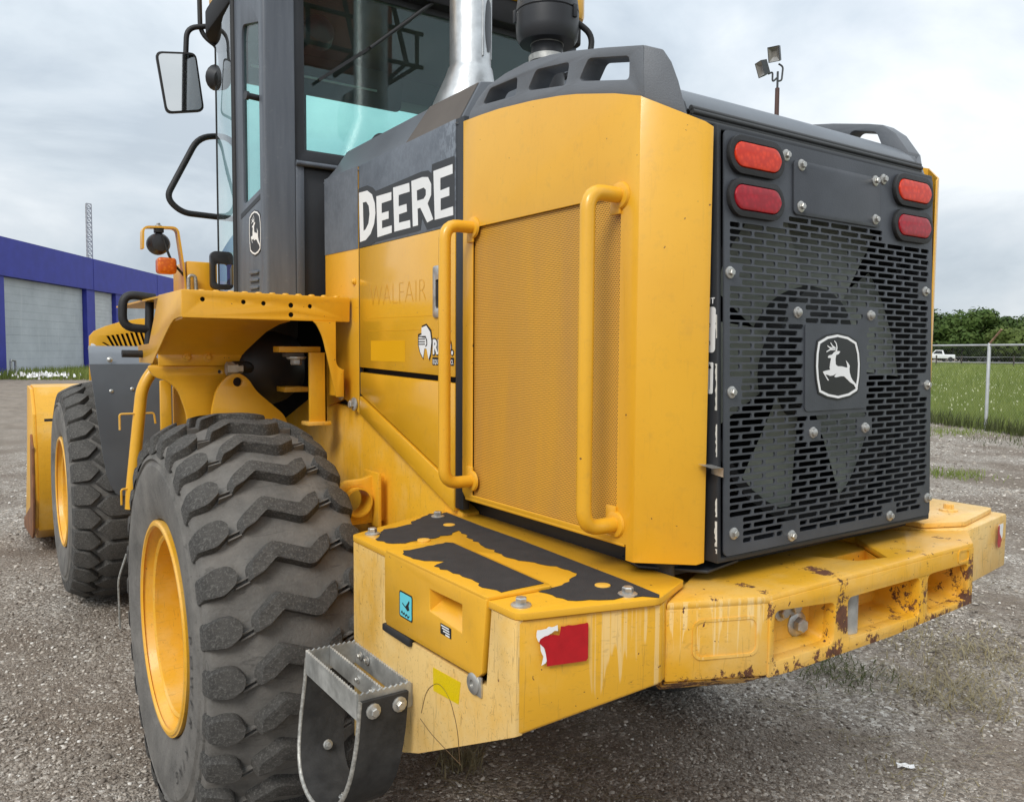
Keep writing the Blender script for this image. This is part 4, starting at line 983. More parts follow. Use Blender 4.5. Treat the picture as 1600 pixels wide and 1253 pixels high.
# ---- deck beside the cab, fender plates, brackets
def rear_holes():
    H = []
    for px, z, r_ in ((-1.100, 1.786, .008), (-.967, 1.782, .008), (-.899, 1.780, .008), (-.803, 1.777, .009), (-.734, 1.776, .008), (-.803, 1.744, .009)): H.append(ngon(px, z, r_, 12))
    return H
DK = plate('deck', Plane((0, 1.62, 0), (1, 0, 0), (0, 0, 1)), rounded([(-1.165, 1.725), (-.585, 1.724), (-.583, 1.812), (-1.165, 1.816)], [.002, .004, .012, .004], 2), rear_holes(), -.006, 0, 'yellow', L, bevel=.0015)
tag(DK, 'yellow deck edge with a row of bolt holes')
mesh('deck_top', boxv(-1.165, -.585, 1.622, 2.9, 1.805, 1.8125), BOXF, 'yellow', DK)
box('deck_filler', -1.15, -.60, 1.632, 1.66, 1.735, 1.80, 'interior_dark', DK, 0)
for k in range(11): lathe('grip_button', [(0, .012), (.004, .011), (.006, .007)], (-1.10+.047*k, 1.632, 1.8125), (0, 0, 1), 'yellow_old', DK, 12)
SK = Plane((-1.166, 0, 0), (0, -1, 0), (0, 0, 1))
arch = [(1.622, 1.815), (1.622, 1.727), (1.66, 1.727), (1.74, 1.722), (1.801, 1.704), (1.88, 1.672), (1.964, 1.634), (2.05, 1.598), (2.118, 1.566), (2.372, 1.566), (2.391, 1.634), (2.171, 1.641), (1.975, 1.815)]
plate('deck_skirt', SK, dp(arch), (), -.006, 0, 'yellow', DK, bevel=.0015)
# inner fender sheets under the deck
def sweep(name, prof, xa, xb, mat, parent, th=.006):         # prof (y,z), extruded in X (xa/xb may be lists)
    n = len(prof); A = xa if isinstance(xa, list) else [xa]*n; B = xb if isinstance(xb, list) else [xb]*n; V = []; F = []
    for i, (y, z) in enumerate(prof):
        t_ = Vector((prof[min(i+1, n-1)][0]-prof[max(i-1, 0)][0], prof[min(i+1, n-1)][1]-prof[max(i-1, 0)][1])).normalized(); ny, nz = -t_.y*th, t_.x*th
        V += [(A[i], y, z), (B[i], y, z), (A[i], y+ny, z+nz), (B[i], y+ny, z+nz)]
    for i in range(n-1):
        a = i*4; b = a+4; F += [(a, a+1, b+1, b), (a+2, b+2, b+3, a+3), (a, b, b+2, a+2), (a+1, a+3, b+3, b+1)]
    F += [(0, 2, 3, 1), (len(V)-4, len(V)-3, len(V)-1, len(V)-2)]
    return mesh(name, V, F, mat, parent, smooth=40)
sweep('inner_fender', [(1.640, 1.722), (1.78, 1.715), (1.90, 1.69), (1.98, 1.65), (2.02, 1.615), (2.03, 1.60)], -1.16, [-.80, -.79, -.80, -.82, -.845, -.855], 'yellow', L)
plate('fender_flange', Plane((0, 2.03, 0), (1, 0, 0), (0, 0, 1)), [(-1.16, 1.612), (-.850, 1.612), (-.875, 1.560), (-1.16, 1.560)], (), -.008, 0, 'yellow', L, bevel=.001)
for x in (-1.06, -.985): bolt(L, (x, 2.028, 1.590), (0, -1, 0), .014, 'yellow_old')
plate('hinge_bracket', Plane((0, 2.05, 0), (1, 0, 0), (0, 0, 1)), rounded([(-1.20, 1.562), (-.875, 1.560), (-.93, 1.50), (-.955, 1.42), (-.955, 1.2), (-1.05, 1.2), (-1.06, 1.38), (-1.09, 1.47), (-1.13, 1.505), (-1.17, 1.515)], .03, 3), [ngon(-.935, 1.535, .008, 10)], -.02, 0, 'yellow', L, bevel=.002)
plate('hinge_ear', Plane((0, 1.99, 0), (1, 0, 0), (0, 0, 1)), rounded([(-.965, 1.2), (-.985, 1.38), (-.965, 1.47), (-.925, 1.52), (-.885, 1.535), (-.845, 1.51), (-.815, 1.46), (-.70, 1.36), (-.66, 1.2)], .03, 4), [ngon(-.885, 1.497, .018, 18)], -.02, 0, 'yellow', L, bevel=.003)
plate('pivot_plate', Plane((0, 2.16, 0), (1, 0, 0), (0, 0, 1)), [(-1.13, 1.2), (-1.13, 1.50), (-1.09, 1.505), (-1.09, 1.2)], (), -.02, 0, 'yellow', L, bevel=.003)
prism('hinge_side', 'y', [(-1.075, 1.2), (-1.075, 1.50), (-.95, 1.50), (-.95, 1.2)], 2.2, 2.22, 'yellow_old', L, .003)
# black rubber boot / tank under the deck
lathe('hydraulic_tank', [(-.22, .03), (-.20, .10), (-.14, .150), (-.04, .172), (.06, .165), (.14, .13), (.18, .05)], (-.735, 2.20, 1.555), (1, 0, .25), 'dark_plastic', L, 28, 60)
box('tank_top', -.86, -.60, 2.10, 2.5, 1.66, 1.80, 'frame_black', L, .02)
box('shade_panel', -.86, .60, 2.40, 2.46, 1.15, 1.80, 'interior_dark', L, 0)  # near-black panel added to stand for the deep shade below the cab
box('mount_shelf', -.790, -.63, 1.79, 1.86, 1.612, 1.634, 'yellow_old', L, .002)
box('mount_pad', -.76, -.69, 1.80, 1.85, 1.594, 1.612, 'trim_brown', L, .003)
bolt(L, (-.715, 1.82, 1.594), (0, 0, -1), .030, 'galvanised')
box('channel_bracket', -.693, -.625, 1.74, 1.755, 1.352, 1.612, 'yellow', L, .002)
box('channel_flange', -.635, -.625, 1.74, 1.80, 1.352, 1.612, 'yellow_old', L, .002)
box('channel_foot', -.705, -.615, 1.725, 1.80, 1.340, 1.354, 'yellow_old', L, .002)
box('frame_ledge', -.715, -.62, 1.95, 2.05, 1.455, 1.475, 'yellow_old', L, .002)
plate('deck_strut', Plane((0, 1.615, 0), (1, 0, 0), (0, 0, 1)), rounded([(-.725, 1.724), (-.712, 1.712), (-.690, 1.67), (-.640, 1.452), (-.612, 1.452), (-.612, 1.552), (-.632, 1.560), (-.640, 1.58), (-.640, 1.724)], [0, .01, .03, 0, 0, .01, .01, .01, 0], 3), (), -.008, 0, 'yellow', L, bevel=.0015)
plate('strut_flange', Plane((-.612, 0, 0), (0, -1, 0), (0, 0, 1)), dp([(1.62, 1.552), (1.62, 1.452), (1.75, 1.452), (1.75, 1.552)]), (), -.004, 0, 'yellow', L)
tube('hydraulic_hose', [(-.90, 2.0, 1.555), (-.84, 2.02, 1.555), (-.80, 2.1, 1.54)], .022, 'black_rubber', L, .03, 10)
lathe('hose_fitting', [(0, .026), (.04, .026), (.04, .020), (.06, .020)], (-.925, 2.0, 1.548), (1, 0, 0), 'galvanised', L, 6)

# ladder rail, grab loop, step brackets
tube('ladder_rail', [(-1.10, 2.3, 1.575), (-1.17, 2.3, 1.475), (-1.217, 2.3, 1.05), (-1.220, 2.3, .99)], .023, 'yellow', L, .05, 14)
tube('grab_loop', [(-1.115, 2.3, 1.822), (-1.232, 2.3, 1.835), (-1.236, 2.3, 1.705), (-1.140, 2.3, 1.698)], .0165, 'black_rubber', L, .05, 12)
tube('grab_post', [(-1.135, 2.3, 1.822), (-1.143, 2.3, 1.60)], .0165, 'black_rubber', L, 0, 12)
tube('side_peg', [(-1.240, 2.3, 1.602), (-1.130, 2.3, 1.600)], .0145, 'black_rubber', L, 0, 12)
for z in (1.355, 1.06):
    tube('wire_clip', [(-1.255, 2.29, z-.05), (-1.255, 2.29, z+.012), (-1.13, 2.29, z+.012), (-1.125, 2.29, z-.03)], .004, 'yellow_old', L, .01, 6)
tube('step_cable', [(-1.232, 2.35, .80), (-1.265, 2.35, .70), (-1.262, 2.35, .50)], .004, 'cable_wire', L, .03, 6)

# ---- front fender, front frame with vent slots, loader arms, bucket
sweep('front_fender', [(5.0, 1.62), (4.6, 1.635), (4.25, 1.625), (4.05, 1.59), (3.965, 1.53), (3.94, 1.40), (3.93, 1.25), (3.94, 1.05), (3.955, .90), (3.965, .83), (3.975, .78), (3.98, .76)],
      [-1.03, -1.075, -1.118, -1.142, -1.15, -1.138, -1.122, -1.10, -1.078, -1.055, -1.03, -1.0], -.70, 'cap_grey', L, .010)
for x, z in ((-1.045, 1.555), (-1.045, 1.375), (-.935, 1.385)): bolt(L, (x, 3.945 if z < 1.5 else 3.965, z), (0, -1, .1), .013, dome=True, name='rivet')
def front_frame():
    Y = 5.0; pl = Plane((0, Y, 0), (1, 0, 0), (0, 0, 1))
    out = [(-1.025, 1.40), (-1.02, 1.70), (-.99, 1.735), (-.92, 1.77), (-.817, 1.805), (-.70, 1.828), (-.40, 1.85), (-.40, 1.40)]
    hs = []
    for k in range(9):
        x = -.945+.030*k; z0 = 1.575; z1 = 1.70 if k > 0 else 1.66
        z0 = 1.63-.012*k if k < 3 else 1.585
        hs.append([(x+.045, z0), (x+.062, z0), (x+.017, z1+.008*k*.6), (x, z1+.008*k*.6)])
    o = plate('front_frame_cover', pl, out, hs, -.02, 0, 'yellow', L, bevel=.003)
    plate('vent_backing', Plane((0, Y+.04, 0), (1, 0, 0), (0, 0, 1)), [(-.98, 1.55), (-.62, 1.55), (-.62, 1.79), (-.98, 1.70)], (), -.005, 0, 'interior_dark', o)
    plate('cover_lamp', pl, rounded([(-1.012, 1.55), (-1.012, 1.655), (-.985, 1.645), (-.955, 1.58), (-.955, 1.55)], .012, 3), (), .001, .004, 'white_decal', o)
    plate('cover_lamp', pl, [(-.660, 1.60), (-.660, 1.70), (-.61, 1.72), (-.61, 1.60)], (), .001, .004, 'white_decal', o)
    V = [(a, Y+.012, b) for a, b in out[1:7]]+[(a+.05, Y+.3, b-.04) for a, b in out[1:7]]
    mesh('cover_roof', V, [(i, i+1, i+7, i+6) for i in range(5)], 'yellow', o, smooth=40)
front_frame()
for sx in (-1, 1):
    prism('loader_arm', 'x', [(3.6, 1.55), (3.9, 1.75), (5.2, 1.45), (6.1, .55), (6.1, .30), (5.9, .30), (5.0, 1.15), (3.7, 1.35)], *(sorted((sx*.45, sx*.55))), 'yellow_old', L, .01)
box('front_frame', -.45, .45, 3.5, 5.4, .55, 1.40, 'yellow_old', L, .02)
def bucket():
    pr = [(6.50, 1.30), (6.22, 1.29), (6.05, 1.10), (5.98, .80), (6.00, .45), (6.12, .20), (6.35, .10), (7.15, .055)]
    n = len(pr); V = []; F = []
    b = sweep('bucket', pr, -1.272, 1.272, 'yellow_old', L, -.02)
    prf = [(6.51, 1.31)]+[(y-.01, z+.005) for y, z in pr[1:]]+[(7.15, .08), (6.75, .75)]
    for sx in (-1, 1):
        prism('bucket_side', 'x', prf, *(sorted((sx*1.272, sx*1.296))), 'yellow_old', b, .003)
        prism('side_cutter', 'x', [(5.965, .85), (5.985, .42), (6.10, .17), (6.2, .11), (7.1, .04), (7.1, .12), (6.3, .35), (6.1, .95)], *(sorted((sx*1.2965, sx*1.313))), 'worn_edge', b, .003)
    box('bucket_tag', -1.22, -1.12, 6.018, 6.03, 1.02, 1.07, 'frame_black', b, 0)
    box('cutting_edge', -1.27, 1.27, 6.9, 7.2, .03, .055, 'worn_edge', b, .003)
bucket()

# ---- work lamp bracket, turn signal, console
LB = strap('lamp_bracket', [(-1.105, 2.6, 2.045), (-1.103, 2.6, 2.137), (-.965, 2.6, 2.145), (-.945, 2.6, 1.99), (-.93, 2.6, 1.81)], (0, 1, 0), .05, .008, 'yellow', L, .025)
wl = lathe('work_lamp', [(-.04, .010), (-.036, .034), (-.01, .045), (.03, .046), (.035, .04), (.035, .0)], (-1.038, 2.6, 2.072), (0, 1, 0), 'dark_plastic', L, 24, 40)
box('lamp_clamp', -1.055, -1.02, 2.58, 2.62, 2.118, 2.142, 'dark_plastic', wl, .003); bolt(wl, (-1.038, 2.6, 2.148), (0, 0, 1), .012)
tube('lamp_cable', [(-1.03, 2.56, 2.10), (-1.0, 2.56, 2.0), (-.95, 2.58, 1.95), (-.92, 2.6, 1.92)], .0055, 'black_rubber', wl, .04, 8)
ts = mesh('turn_signal', boxv(-1.052, -.975, 2.55, 2.62, 1.943, 2.012), BOXF, 'lens_orange', L, bevel=.014, seg=3)
tag(ts, 'amber turn signal on yellow bracket')
box('console', -.93, -.80, 2.58, 2.85, 1.8125, 2.005, 'yellow', L, .006)
tube('console_hook', [(-.928, 2.56, 1.83), (-.928, 2.56, 1.94), (-.90, 2.56, 1.94), (-.895, 2.56, 1.83)], .008, 'cable_wire', L, .02, 8)
plate('door_grip', Plane((0, 2.50, 0), (1, 0, 0), (0, 0, 1)), rrect(-.800, 1.965, .095, .165, .022, 4), [rrect(-.800, 1.95, .055, .09, .014, 4)], -.03, 0, 'dark_plastic', L, bevel=.004)

# ---- cab
CBX = [(-.62, 2.0), (-.735, 2.005), (-.765, 2.03), (-.772, 2.06), (-.797, 2.255)]
def cab():
    zb, zt = 1.8125, 3.16
    # rear-left corner pillar (rounded), side panel, door seal
    prof = rounded([(-.645, 2.03), (-.645, 2.0), (-.772, 2.0), (-.772, 2.045), (-.74, 2.045)], [0, .006, .045, 0, 0], 6)
    prism('cab_pillar', 'z', prof, zb, zt, 'cab_grey', L, .0)
    dx, dy = -.030, .21
    SPn = Plane((-.768, 2.03, 0), (-dx, -dy, 0), (0, 0, 1))            # u runs rearwards, w outwards
    q = lambda t_, z: (-t_*math.hypot(dx, dy), z)
    o = plate('cab_side_panel', SPn, [q(0, zb), q(0, zt), q(1.12, zt), q(1.12, zb)], [rounded([q(.03, 2.255), q(.03, 2.885), q(.75, 2.915), q(.80, 2.87), q(.80, 2.205)], .02, 3)], -.02, 0, 'cab_grey', L, bevel=.002)
    plate('quarter_window', SPn, [q(-.0, 2.20), q(.0, 2.95), q(.85, 2.95), q(.85, 2.15)], (), -.014, -.010, 'tinted_glass', o)
    plate('panel_groove', SPn, [q(.02, 2.215), q(.02, 2.235), q(.92, 2.172), q(.92, 2.152)], (), .0003, .0012, 'badge_black', o)
    emblem(SPn, -.066, 2.083, .172, o, .0006, .52, shield_mat='decal_dark')
    for k in range(3): plate('vent_louvre', SPn, rrect(-.075, 1.928-.030*k, .075, .012, .004, 2), (), .0, .008, 'cab_grey', o, bevel=.003); 
    for k in range(3): plate('vent_slot', SPn, rrect(-.075, 1.9175-.030*k, .075, .007, .003, 2), (), .0004, .0010, 'badge_black', o)
    lathe('window_latch', [(0, .012), (.05, .012), (.05, .017), (.062, .017)], SPn(-.03, 2.60, -.01), SPn.w, 'dark_plastic', o, 14)
    tube('door_seal', [(-.802, 2.275, zb), (-.802, 2.275, zt)], .013, 'black_rubber', L, 0, 8)
    # door glass and curved front glass
    def pane(name, pts, z0, z1, mat, parent):
        n = len(pts); V = [(x, y, z0) for x, y in pts]+[(x, y, z1) for x, y in pts]
        return mesh(name, V, [(i, i+1, i+1+n, i+n) for i in range(n-1)], mat, parent, smooth=60, recalc=False)
    for sx in (-1, 1):
        gl = pane('door_glass', [(sx*.800, 2.275), (sx*.78, 2.5), (sx*.715, 2.88)], 1.83, 3.05, 'clear_glass', L)
        tube('glass_edge', [(sx*.715, 2.88, 1.83), (sx*.715, 2.88, 3.05)], .0045, 'black_rubber', gl, 0, 6)
        if sx > 0: prism('cab_pillar', 'z', [(.645, 2.0), (.77, 2.0), (.80, 2.28), (.76, 2.28), (.73, 2.04), (.645, 2.04)], zb, zt, 'cab_grey', L, .004)
    pane('windscreen', [(-.715, 2.885), (-.60, 3.0), (-.40, 3.08), (0, 3.12), (.40, 3.08), (.60, 3.0), (.715, 2.885)], 1.95, 2.985, 'windscreen_glass', L)
    # rear window wall: frame with glass
    RW = Plane((0, 2.012, 0), (1, 0, 0), (0, 0, 1))
    fr_ = plate('rear_window_frame', RW, [(-.645, 2.352), (.645, 2.352), (.645, zt), (-.645, zt)], [rounded([(-.602, 2.412), (.60, 2.412), (.60, 3.075), (-.602, 3.075)], .012, 3)], -.03, 0, 'frame_black', L, bevel=.003)
    plate('rear_window', RW, [(-.62, 2.40), (.62, 2.40), (.62, 3.09), (-.62, 3.09)], (), -.018, -.012, 'tinted_glass', fr_)
    box('rear_wall', -.645, .645, 2.02, 2.06, zb, 2.42, 'frame_black', L, .004)
    prism('pillar_strip', 'z', [(-.645, 2.0), (-.61, 2.0), (-.61, 2.03), (-.645, 2.03)], zb, 2.352, 'cab_grey', L, .004)
    tube('window_ledge', [(-.645, 1.995, 2.358), (.5, 1.995, 2.358)], .011, 'cab_grey', L, 0, 8)
    bolt(L, (-.46, 1.985, 2.335), (0, -1, 0), .010, 'frame_black', dome=True)
    # wiper
    tube('wiper_arm', [(-.02, 1.965, 3.13), (-.17, 1.975, 3.00), (-.33, 1.985, 2.862)], .008, 'black_rubber', L, .02, 8)
    strap('wiper_blade', [(-.14, 1.994, 3.02), (-.33, 1.997, 2.865), (-.55, 1.994, 2.693)], (0, 1, 0), .012, .012, 'black_rubber', L, .02)
    # floor, roof, header, interior
    box('cab_floor', -.74, .74, 2.05, 3.05, 1.79, 1.83, 'frame_black', L, .004)
    rf = prism('cab_roof', 'z', rounded([(-.80, 1.93), (.80, 1.93), (.80, 2.9), (.62, 3.25), (-.62, 3.25), (-.74, 2.9)], .08, 4), 3.21, 3.40, 'yellow', L, .03)
    prism('roof_lining', 'z', rounded([(-.78, 1.95), (.78, 1.95), (.78, 2.9), (.60, 3.20), (-.60, 3.20), (-.76, 2.9)], .05, 3), 3.10, 3.212, 'interior_dark', rf, .01)
    prism('windscreen_header', 'x', [(2.93, 2.985), (3.10, 2.985), (3.14, 3.12), (2.9, 3.12)], -.64, .64, 'frame_black', L, .01)
    # drooping front corner of the roof with its lamp bracket
    mesh('roof_corner', [(-.60, 2.75, 3.12), (-.70, 2.62, 3.10), (-.715, 2.85, 3.18), (-.60, 3.1, 3.15), (-.62, 2.75, 2.93), (-.66, 2.70, 2.93), (-.655, 2.80, 2.935), (-.60, 2.9, 2.95)], [(0, 1, 2, 3), (4, 5, 6, 7), (0, 1, 5, 4), (1, 2, 6, 5), (2, 3, 7, 6), (3, 0, 4, 7)], 'frame_black', rf, bevel=.012)
    lathe('corner_lamp', [(0, .02), (.02, .05), (.07, .06), (.08, .0)], (-.675, 2.86, 2.90), (-.3, .6, .2), 'dark_plastic', rf, 18)
    # interior: seat, column, monitor
    st_ = mesh('seat_back', boxv(-.20, .20, 2.25, 2.36, 1.95, 2.46), BOXF, 'interior_dark', L, bevel=.04)
    mesh('seat_cushion', boxv(-.22, .22, 2.30, 2.75, 1.90, 2.02), BOXF, 'interior_dark', L, bevel=.03)
    tube('monitor_post', [(.22, 2.75, 1.85), (.26, 2.75, 2.62)], .010, 'zinc', L, 0, 8)
    mesh('monitor', boxv(.22, .38, 2.72, 2.77, 2.62, 2.74), BOXF, 'dark_plastic', L, bevel=.015)
    box('reflection_post', -.30, -.20, 3.06, 3.10, 1.83, 3.1, 'interior_dark', L, .01)  # dark post added in place of a band reflected in the rear glass
    tube('interior_bar', [(-.56, 2.84, 2.985), (.10, 2.84, 2.985)], .006, 'white_decal', L, 0, 6)
    prism('sun_visor', 'y', rounded([(-.62, 2.905), (.25, 2.905), (.27, 3.10), (-.62, 3.10)], .03, 3), 2.86, 2.875, 'decal_dark', L, .0)
    lathe('interior_lamp', [(0, .02), (.03, .065), (.08, .075), (.10, .0)], (-.45, 2.2, 3.0), (0, 1, -.3), 'dark_plastic', L, 18)
cab()
# mirror with its arm, cab handrail
tube('mirror_arm', [(-.822, 3.0, 3.02), (-.815, 3.0, 3.155), (-.685, 2.98, 3.185), (-.62, 2.95, 3.16)], .0125, 'black_rubber', L, .05, 10)
tube('roof_rail', [(-.755, 3.0, 3.42), (-.753, 3.0, 3.14), (-.668, 2.98, 3.080), (-.62, 2.9, 3.06)], .0115, 'black_rubber', L, .05, 10)
MP = Plane((0, 3.0, 0), (1, .22, 0), (0, .10, 1)); mo = Vector((-.845, 3.0, 2.89)); MP = Plane(mo, (1, -.09, 0), (0, -.12, 1))
mq = [(-.115, .125), (.066, .150), (.108, -.115), (-.065, -.150)]
mh = plate('mirror', MP, rounded(mq, .03, 4), (), -.03, -.002, 'black_rubber', L, bevel=.006)
plate('mirror_face', MP, rounded([(a*.90, b*.93) for a, b in mq], .025, 4), (), -.0015, .0005, 'mirror_glass', mh)
tube('cab_handrail', [(-.50, 3.2, 2.60), (-.56, 3.2, 2.725), (-.72, 3.2, 2.70), (-.882, 3.2, 2.375), (-.81, 3.2, 2.308), (-.50, 3.2, 2.300)], .0155, 'black_rubber', L, .07, 12)

# ---- exhaust stack and air pre-cleaner
ex = lathe('exhaust_stack', [(0, .165), (.06, .155), (.17, .128), (.27, .095), (.305, .086), (.315, .080), (1.1, .080)], (-.10, 1.574, 2.40), (0, 0, 1), 'exhaust_steel', L, 40, 40)
for v in ex.data.vertices:
    v.co.x -= .04*max(0, (2.70-v.co.z)/.30)
def slot_cut():
    V = []; F = []
    for i in range(17):
        z = 2.76+.20*i/16; hw = .26*math.sin(PI*min(1, max(0.02, i/16)))**.4
        for k in range(5):
            a = math.radians(-62)+hw*(k-2)/2; V.append((-.10+.0812*math.cos(a), 1.574+.0812*math.sin(a), z))
    for i in range(16):
        for k in range(4): F.append((i*5+k, i*5+k+1, i*5+k+6, i*5+k+5))
    mesh('outlet_slot', V, F, 'dark_steel', ex, smooth=60)
slot_cut()
for a in (-85, -45): 
    an = math.radians(a); tube('stack_crease', [(-.10+.081*math.cos(an), 1.574+.081*math.sin(an), 2.74), (-.10+.081*math.cos(an), 1.574+.081*math.sin(an), 3.4)], .004, 'exhaust_steel', ex, 0, 6)
pc = lathe('pre_cleaner', [(.0, .035), (.004, .098), (.02, .109), (.05, .112), (.105, .113), (.108, .110), (.112, .113), (.15, .108), (.22, .085), (.26, .03)], (0, 1.214, 2.712), (0, 0, 1), 'dark_plastic', L, 40, 30)
lathe('intake_pipe', [(-.38, .064), (-.065, .064), (-.06, .060), (-.03, .058), (.06, .056)], (0, 1.214, 2.70), (0, 0, 1), 'dark_plastic', pc, 28, 30)
lathe('hose_clamp', [(0, .066), (.022, .066)], (0, 1.214, 2.650), (0, 0, 1), 'galvanised', pc, 28)
lathe('hose_clamp', [(0, .060), (.014, .060)], (0, 1.214, 2.712), (0, 0, 1), 'galvanised', pc, 28)
for a in (-70, 150, 40): an = math.radians(a); box('clip', .113*math.cos(an)-.008, .113*math.cos(an)+.008, 1.214+.113*math.sin(an)-.008, 1.214+.113*math.sin(an)+.008, 2.785, 2.83, 'dark_plastic', pc, .003)
tube('drain_hose', [(.085, 1.16, 2.80), (.15, 1.14, 2.76), (.14, 1.15, 2.66), (.05, 1.2, 2.60)], .011, 'black_rubber', pc, .06, 10)

# ================================================================== warehouse, tower, floodlights
simple('blue_paint', (0.030, 0.038, 0.33), 0.55, var=0.12, scale=1.5)
simple('blue_dark', (0.022, 0.028, 0.26), 0.55, var=0.12, scale=1.5)
def doorm():
    t = MT('grey_shutter', 0.6)
    c = t.ramp(t.noise(1.0, 5, .6, t.scl((.6, .6, .6))), [(.3, (0.42, 0.455, 0.48)), (.7, (0.54, 0.575, 0.60))])
    st = t.noise(1.0, 4, .6, t.scl((4, 4, .35), rot=(.35, .2, 0)))
    c = t.mix(t.ramp(st, [(.58, 0.0), (.68, .55)]), c, (0.58, 0.60, 0.61))
    c = t.mix(t.ramp(t.noise(9, 4, .7), [(.66, 0.0), (.70, .8)]), c, (0.16, 0.17, 0.18)); t.base(c); MAT['grey_shutter'] = t.m
doorm()
simple('pale_shutter', (0.55, 0.57, 0.58), 0.6, var=0.08, scale=2)
BA = math.radians(31.1); BD = Vector((math.sin(BA), math.cos(BA), 0)); BN = Vector((math.cos(BA), -math.sin(BA), 0)); B0 = Vector((.733, 51.99, 0))
BP = Plane(B0, BD, (0, 0, 1))                                   # u along the wall, w = towards the yard
WH = empty('warehouse', B0)
tag(WH, 'long blue warehouse with grey roll-up doors across the yard', 'building')
def wl_box(name, u0, u1, w0, w1, z0, z1, mat, parent, bevel=0):
    V = [Vector(BP(a, z, w))-B0 for a in (u0, u1) for w in (w0, w1) for z in (z0, z1)]
    return mesh(name, V, BOXF, mat, parent, bevel=bevel)
wl_box('wall', -14, 60, -12, -.35, 0, 7.3, 'blue_dark', WH)
wl_box('fascia', -14, 60, -.4, .12, 5.52, 7.64, 'blue_paint', WH)
for u in (10.4, 22, 34, 46): wl_box('fascia_seam', u, u+.05, .12, .135, 5.54, 7.62, 'blue_dark', WH)
wl_box('roof', -14.2, 60.2, -12.2, -.1, 7.3, 7.5, 'blue_dark', WH)
cols = [(-1.9, -.30), (9.55, 10.75), (14.15, 15.9), (24.5, 25.7), (35, 36.2), (-12.5, -11.4)]
for a, b in cols: wl_box('wall_column', a, b, -.4, .02, 0, 5.52, 'blue_paint', WH)
def shutter(u0, u1, mat, n):
    d0 = empty('roll_up_door', (0, 0, 0), WH)
    for k in range(n):
        h = 5.5/n; wl_box('door_slat', u0, u1, -.34, -.27+.005*(k % 2), h*k+.003, h*(k+1)-.003, mat, d0)
shutter(-.28, 9.5, 'grey_shutter', 12); shutter(10.8, 14.1, 'pale_shutter', 22); shutter(16, 24.4, 'grey_shutter', 12); shutter(25.8, 34.9, 'grey_shutter', 12)
tb = tube('standpipe', [BP(-.5, 0, .6), BP(-.5, .85, .6), BP(-.95, .9, .6), BP(-.95, .3, .6)], .06, 'galvanised', None, .1, 8); tag(tb, 'bent grey standpipe by the warehouse corner column', 'pipe')

def lattice(name, base, h, w0, w1, bays, mat, lab):
    V = []; F = []
    root = empty(name, base); tag(root, lab, 'tower')
    c = lambda k, z: Vector((math.cos(2.1+2*PI*k/3)*(w0+(w1-w0)*z/h), math.sin(2.1+2*PI*k/3)*(w0+(w1-w0)*z/h), z))
    for k in range(3): tube('tower_leg', [c(k, 0), c(k, h)], .05, mat, root, 0, 5)
    bm = bmesh.new()
    def bar(a, b, r_):
        d_ = (b-a); q = d_.to_track_quat('Z', 'Y').to_matrix().to_4x4(); q.translation = (a+b)/2
        bmesh.ops.create_cone(bm, segments=4, radius1=r_, radius2=r_, depth=d_.length, matrix=q)
    for j in range(bays):
        z0, z1 = h*j/bays, h*(j+1)/bays
        for k in range(3): bar(c(k, z0), c((k+1) % 3, z1), .025); bar(c((k+1) % 3, z0), c(k, z1), .025); bar(c(k, z1), c((k+1) % 3, z1), .025)
    me = bpy.data.meshes.new('bracing'); bm.to_mesh(me); bm.free(); link('bracing', me, mat, root)
simple('tower_grey', (0.34, 0.35, 0.36), 0.6)
lattice('radio_tower', (9.38, 88.16, 0), 15.6, .34, .30, 34, 'tower_grey', 'slim grey lattice radio tower rising behind the blue warehouse')

simple('pole_brown', (0.075, 0.036, 0.028), 0.6, var=.15)
simple('lamp_housing', (0.045, 0.050, 0.055), 0.5)
simple('lamp_reflector', (0.30, 0.29, 0.27), 0.25, metal=.3)
PB = Vector((23.56, 18.40, 0))
FL = empty('floodlight_pole', PB); tag(FL, 'tall brown steel pole with two square floodlights', 'light pole')
lathe('pole', [(0, .10), (10.0, .085), (11.35, .08)], (0, 0, 0), (0, 0, 1), 'pole_brown', FL, 12)
lathe('pole_top', [(11.3, .04), (11.95, .04)], (0, 0, 0), (0, 0, 1), 'lamp_housing', FL, 8)
rr_ = Vector((.823, -.568, 0))
def flood(dx, z, tilt, yawx, arm):
    c = rr_*dx+Vector((0, 0, z)); f_ = empty('floodlight', c, FL)
    nrm = (rr_*-math.cos(yawx)+Vector((-.568, -.823, 0))*math.sin(yawx)+Vector((0, 0, tilt))).normalized()
    up_ = Vector((0, 0, 1)); uu = up_.cross(nrm).normalized(); pl = Plane((0, 0, 0), uu, nrm.cross(uu))
    s0, s1 = .34, .22; V = [pl(a*.21, b*.27, .14) for a, b in ((-1, -1), (1, -1), (1, 1), (-1, 1))]+[pl(a*.19, b*.25, -.12) for a, b in ((-1, -1), (1, -1), (1, 1), (-1, 1))]
    mesh('housing', V, [(0, 1, 5, 4), (1, 2, 6, 5), (2, 3, 7, 6), (3, 0, 4, 7), (4, 5, 6, 7)], 'lamp_housing', f_)
    mesh('reflector', [pl(a*.19, b*.25, .13) for a, b in ((-1, -1), (1, -1), (1, 1), (-1, 1))]+[pl(a*.08, b*.10, .02) for a, b in ((-1, -1), (1, -1), (1, 1), (-1, 1))], [(0, 1, 5, 4), (1, 2, 6, 5), (2, 3, 7, 6), (3, 0, 4, 7), (4, 5, 6, 7)], 'lamp_reflector', f_)
    tube('arm', [Vector(q)-c for q in arm(c)], .035, 'lamp_housing', f_, .12, 8)
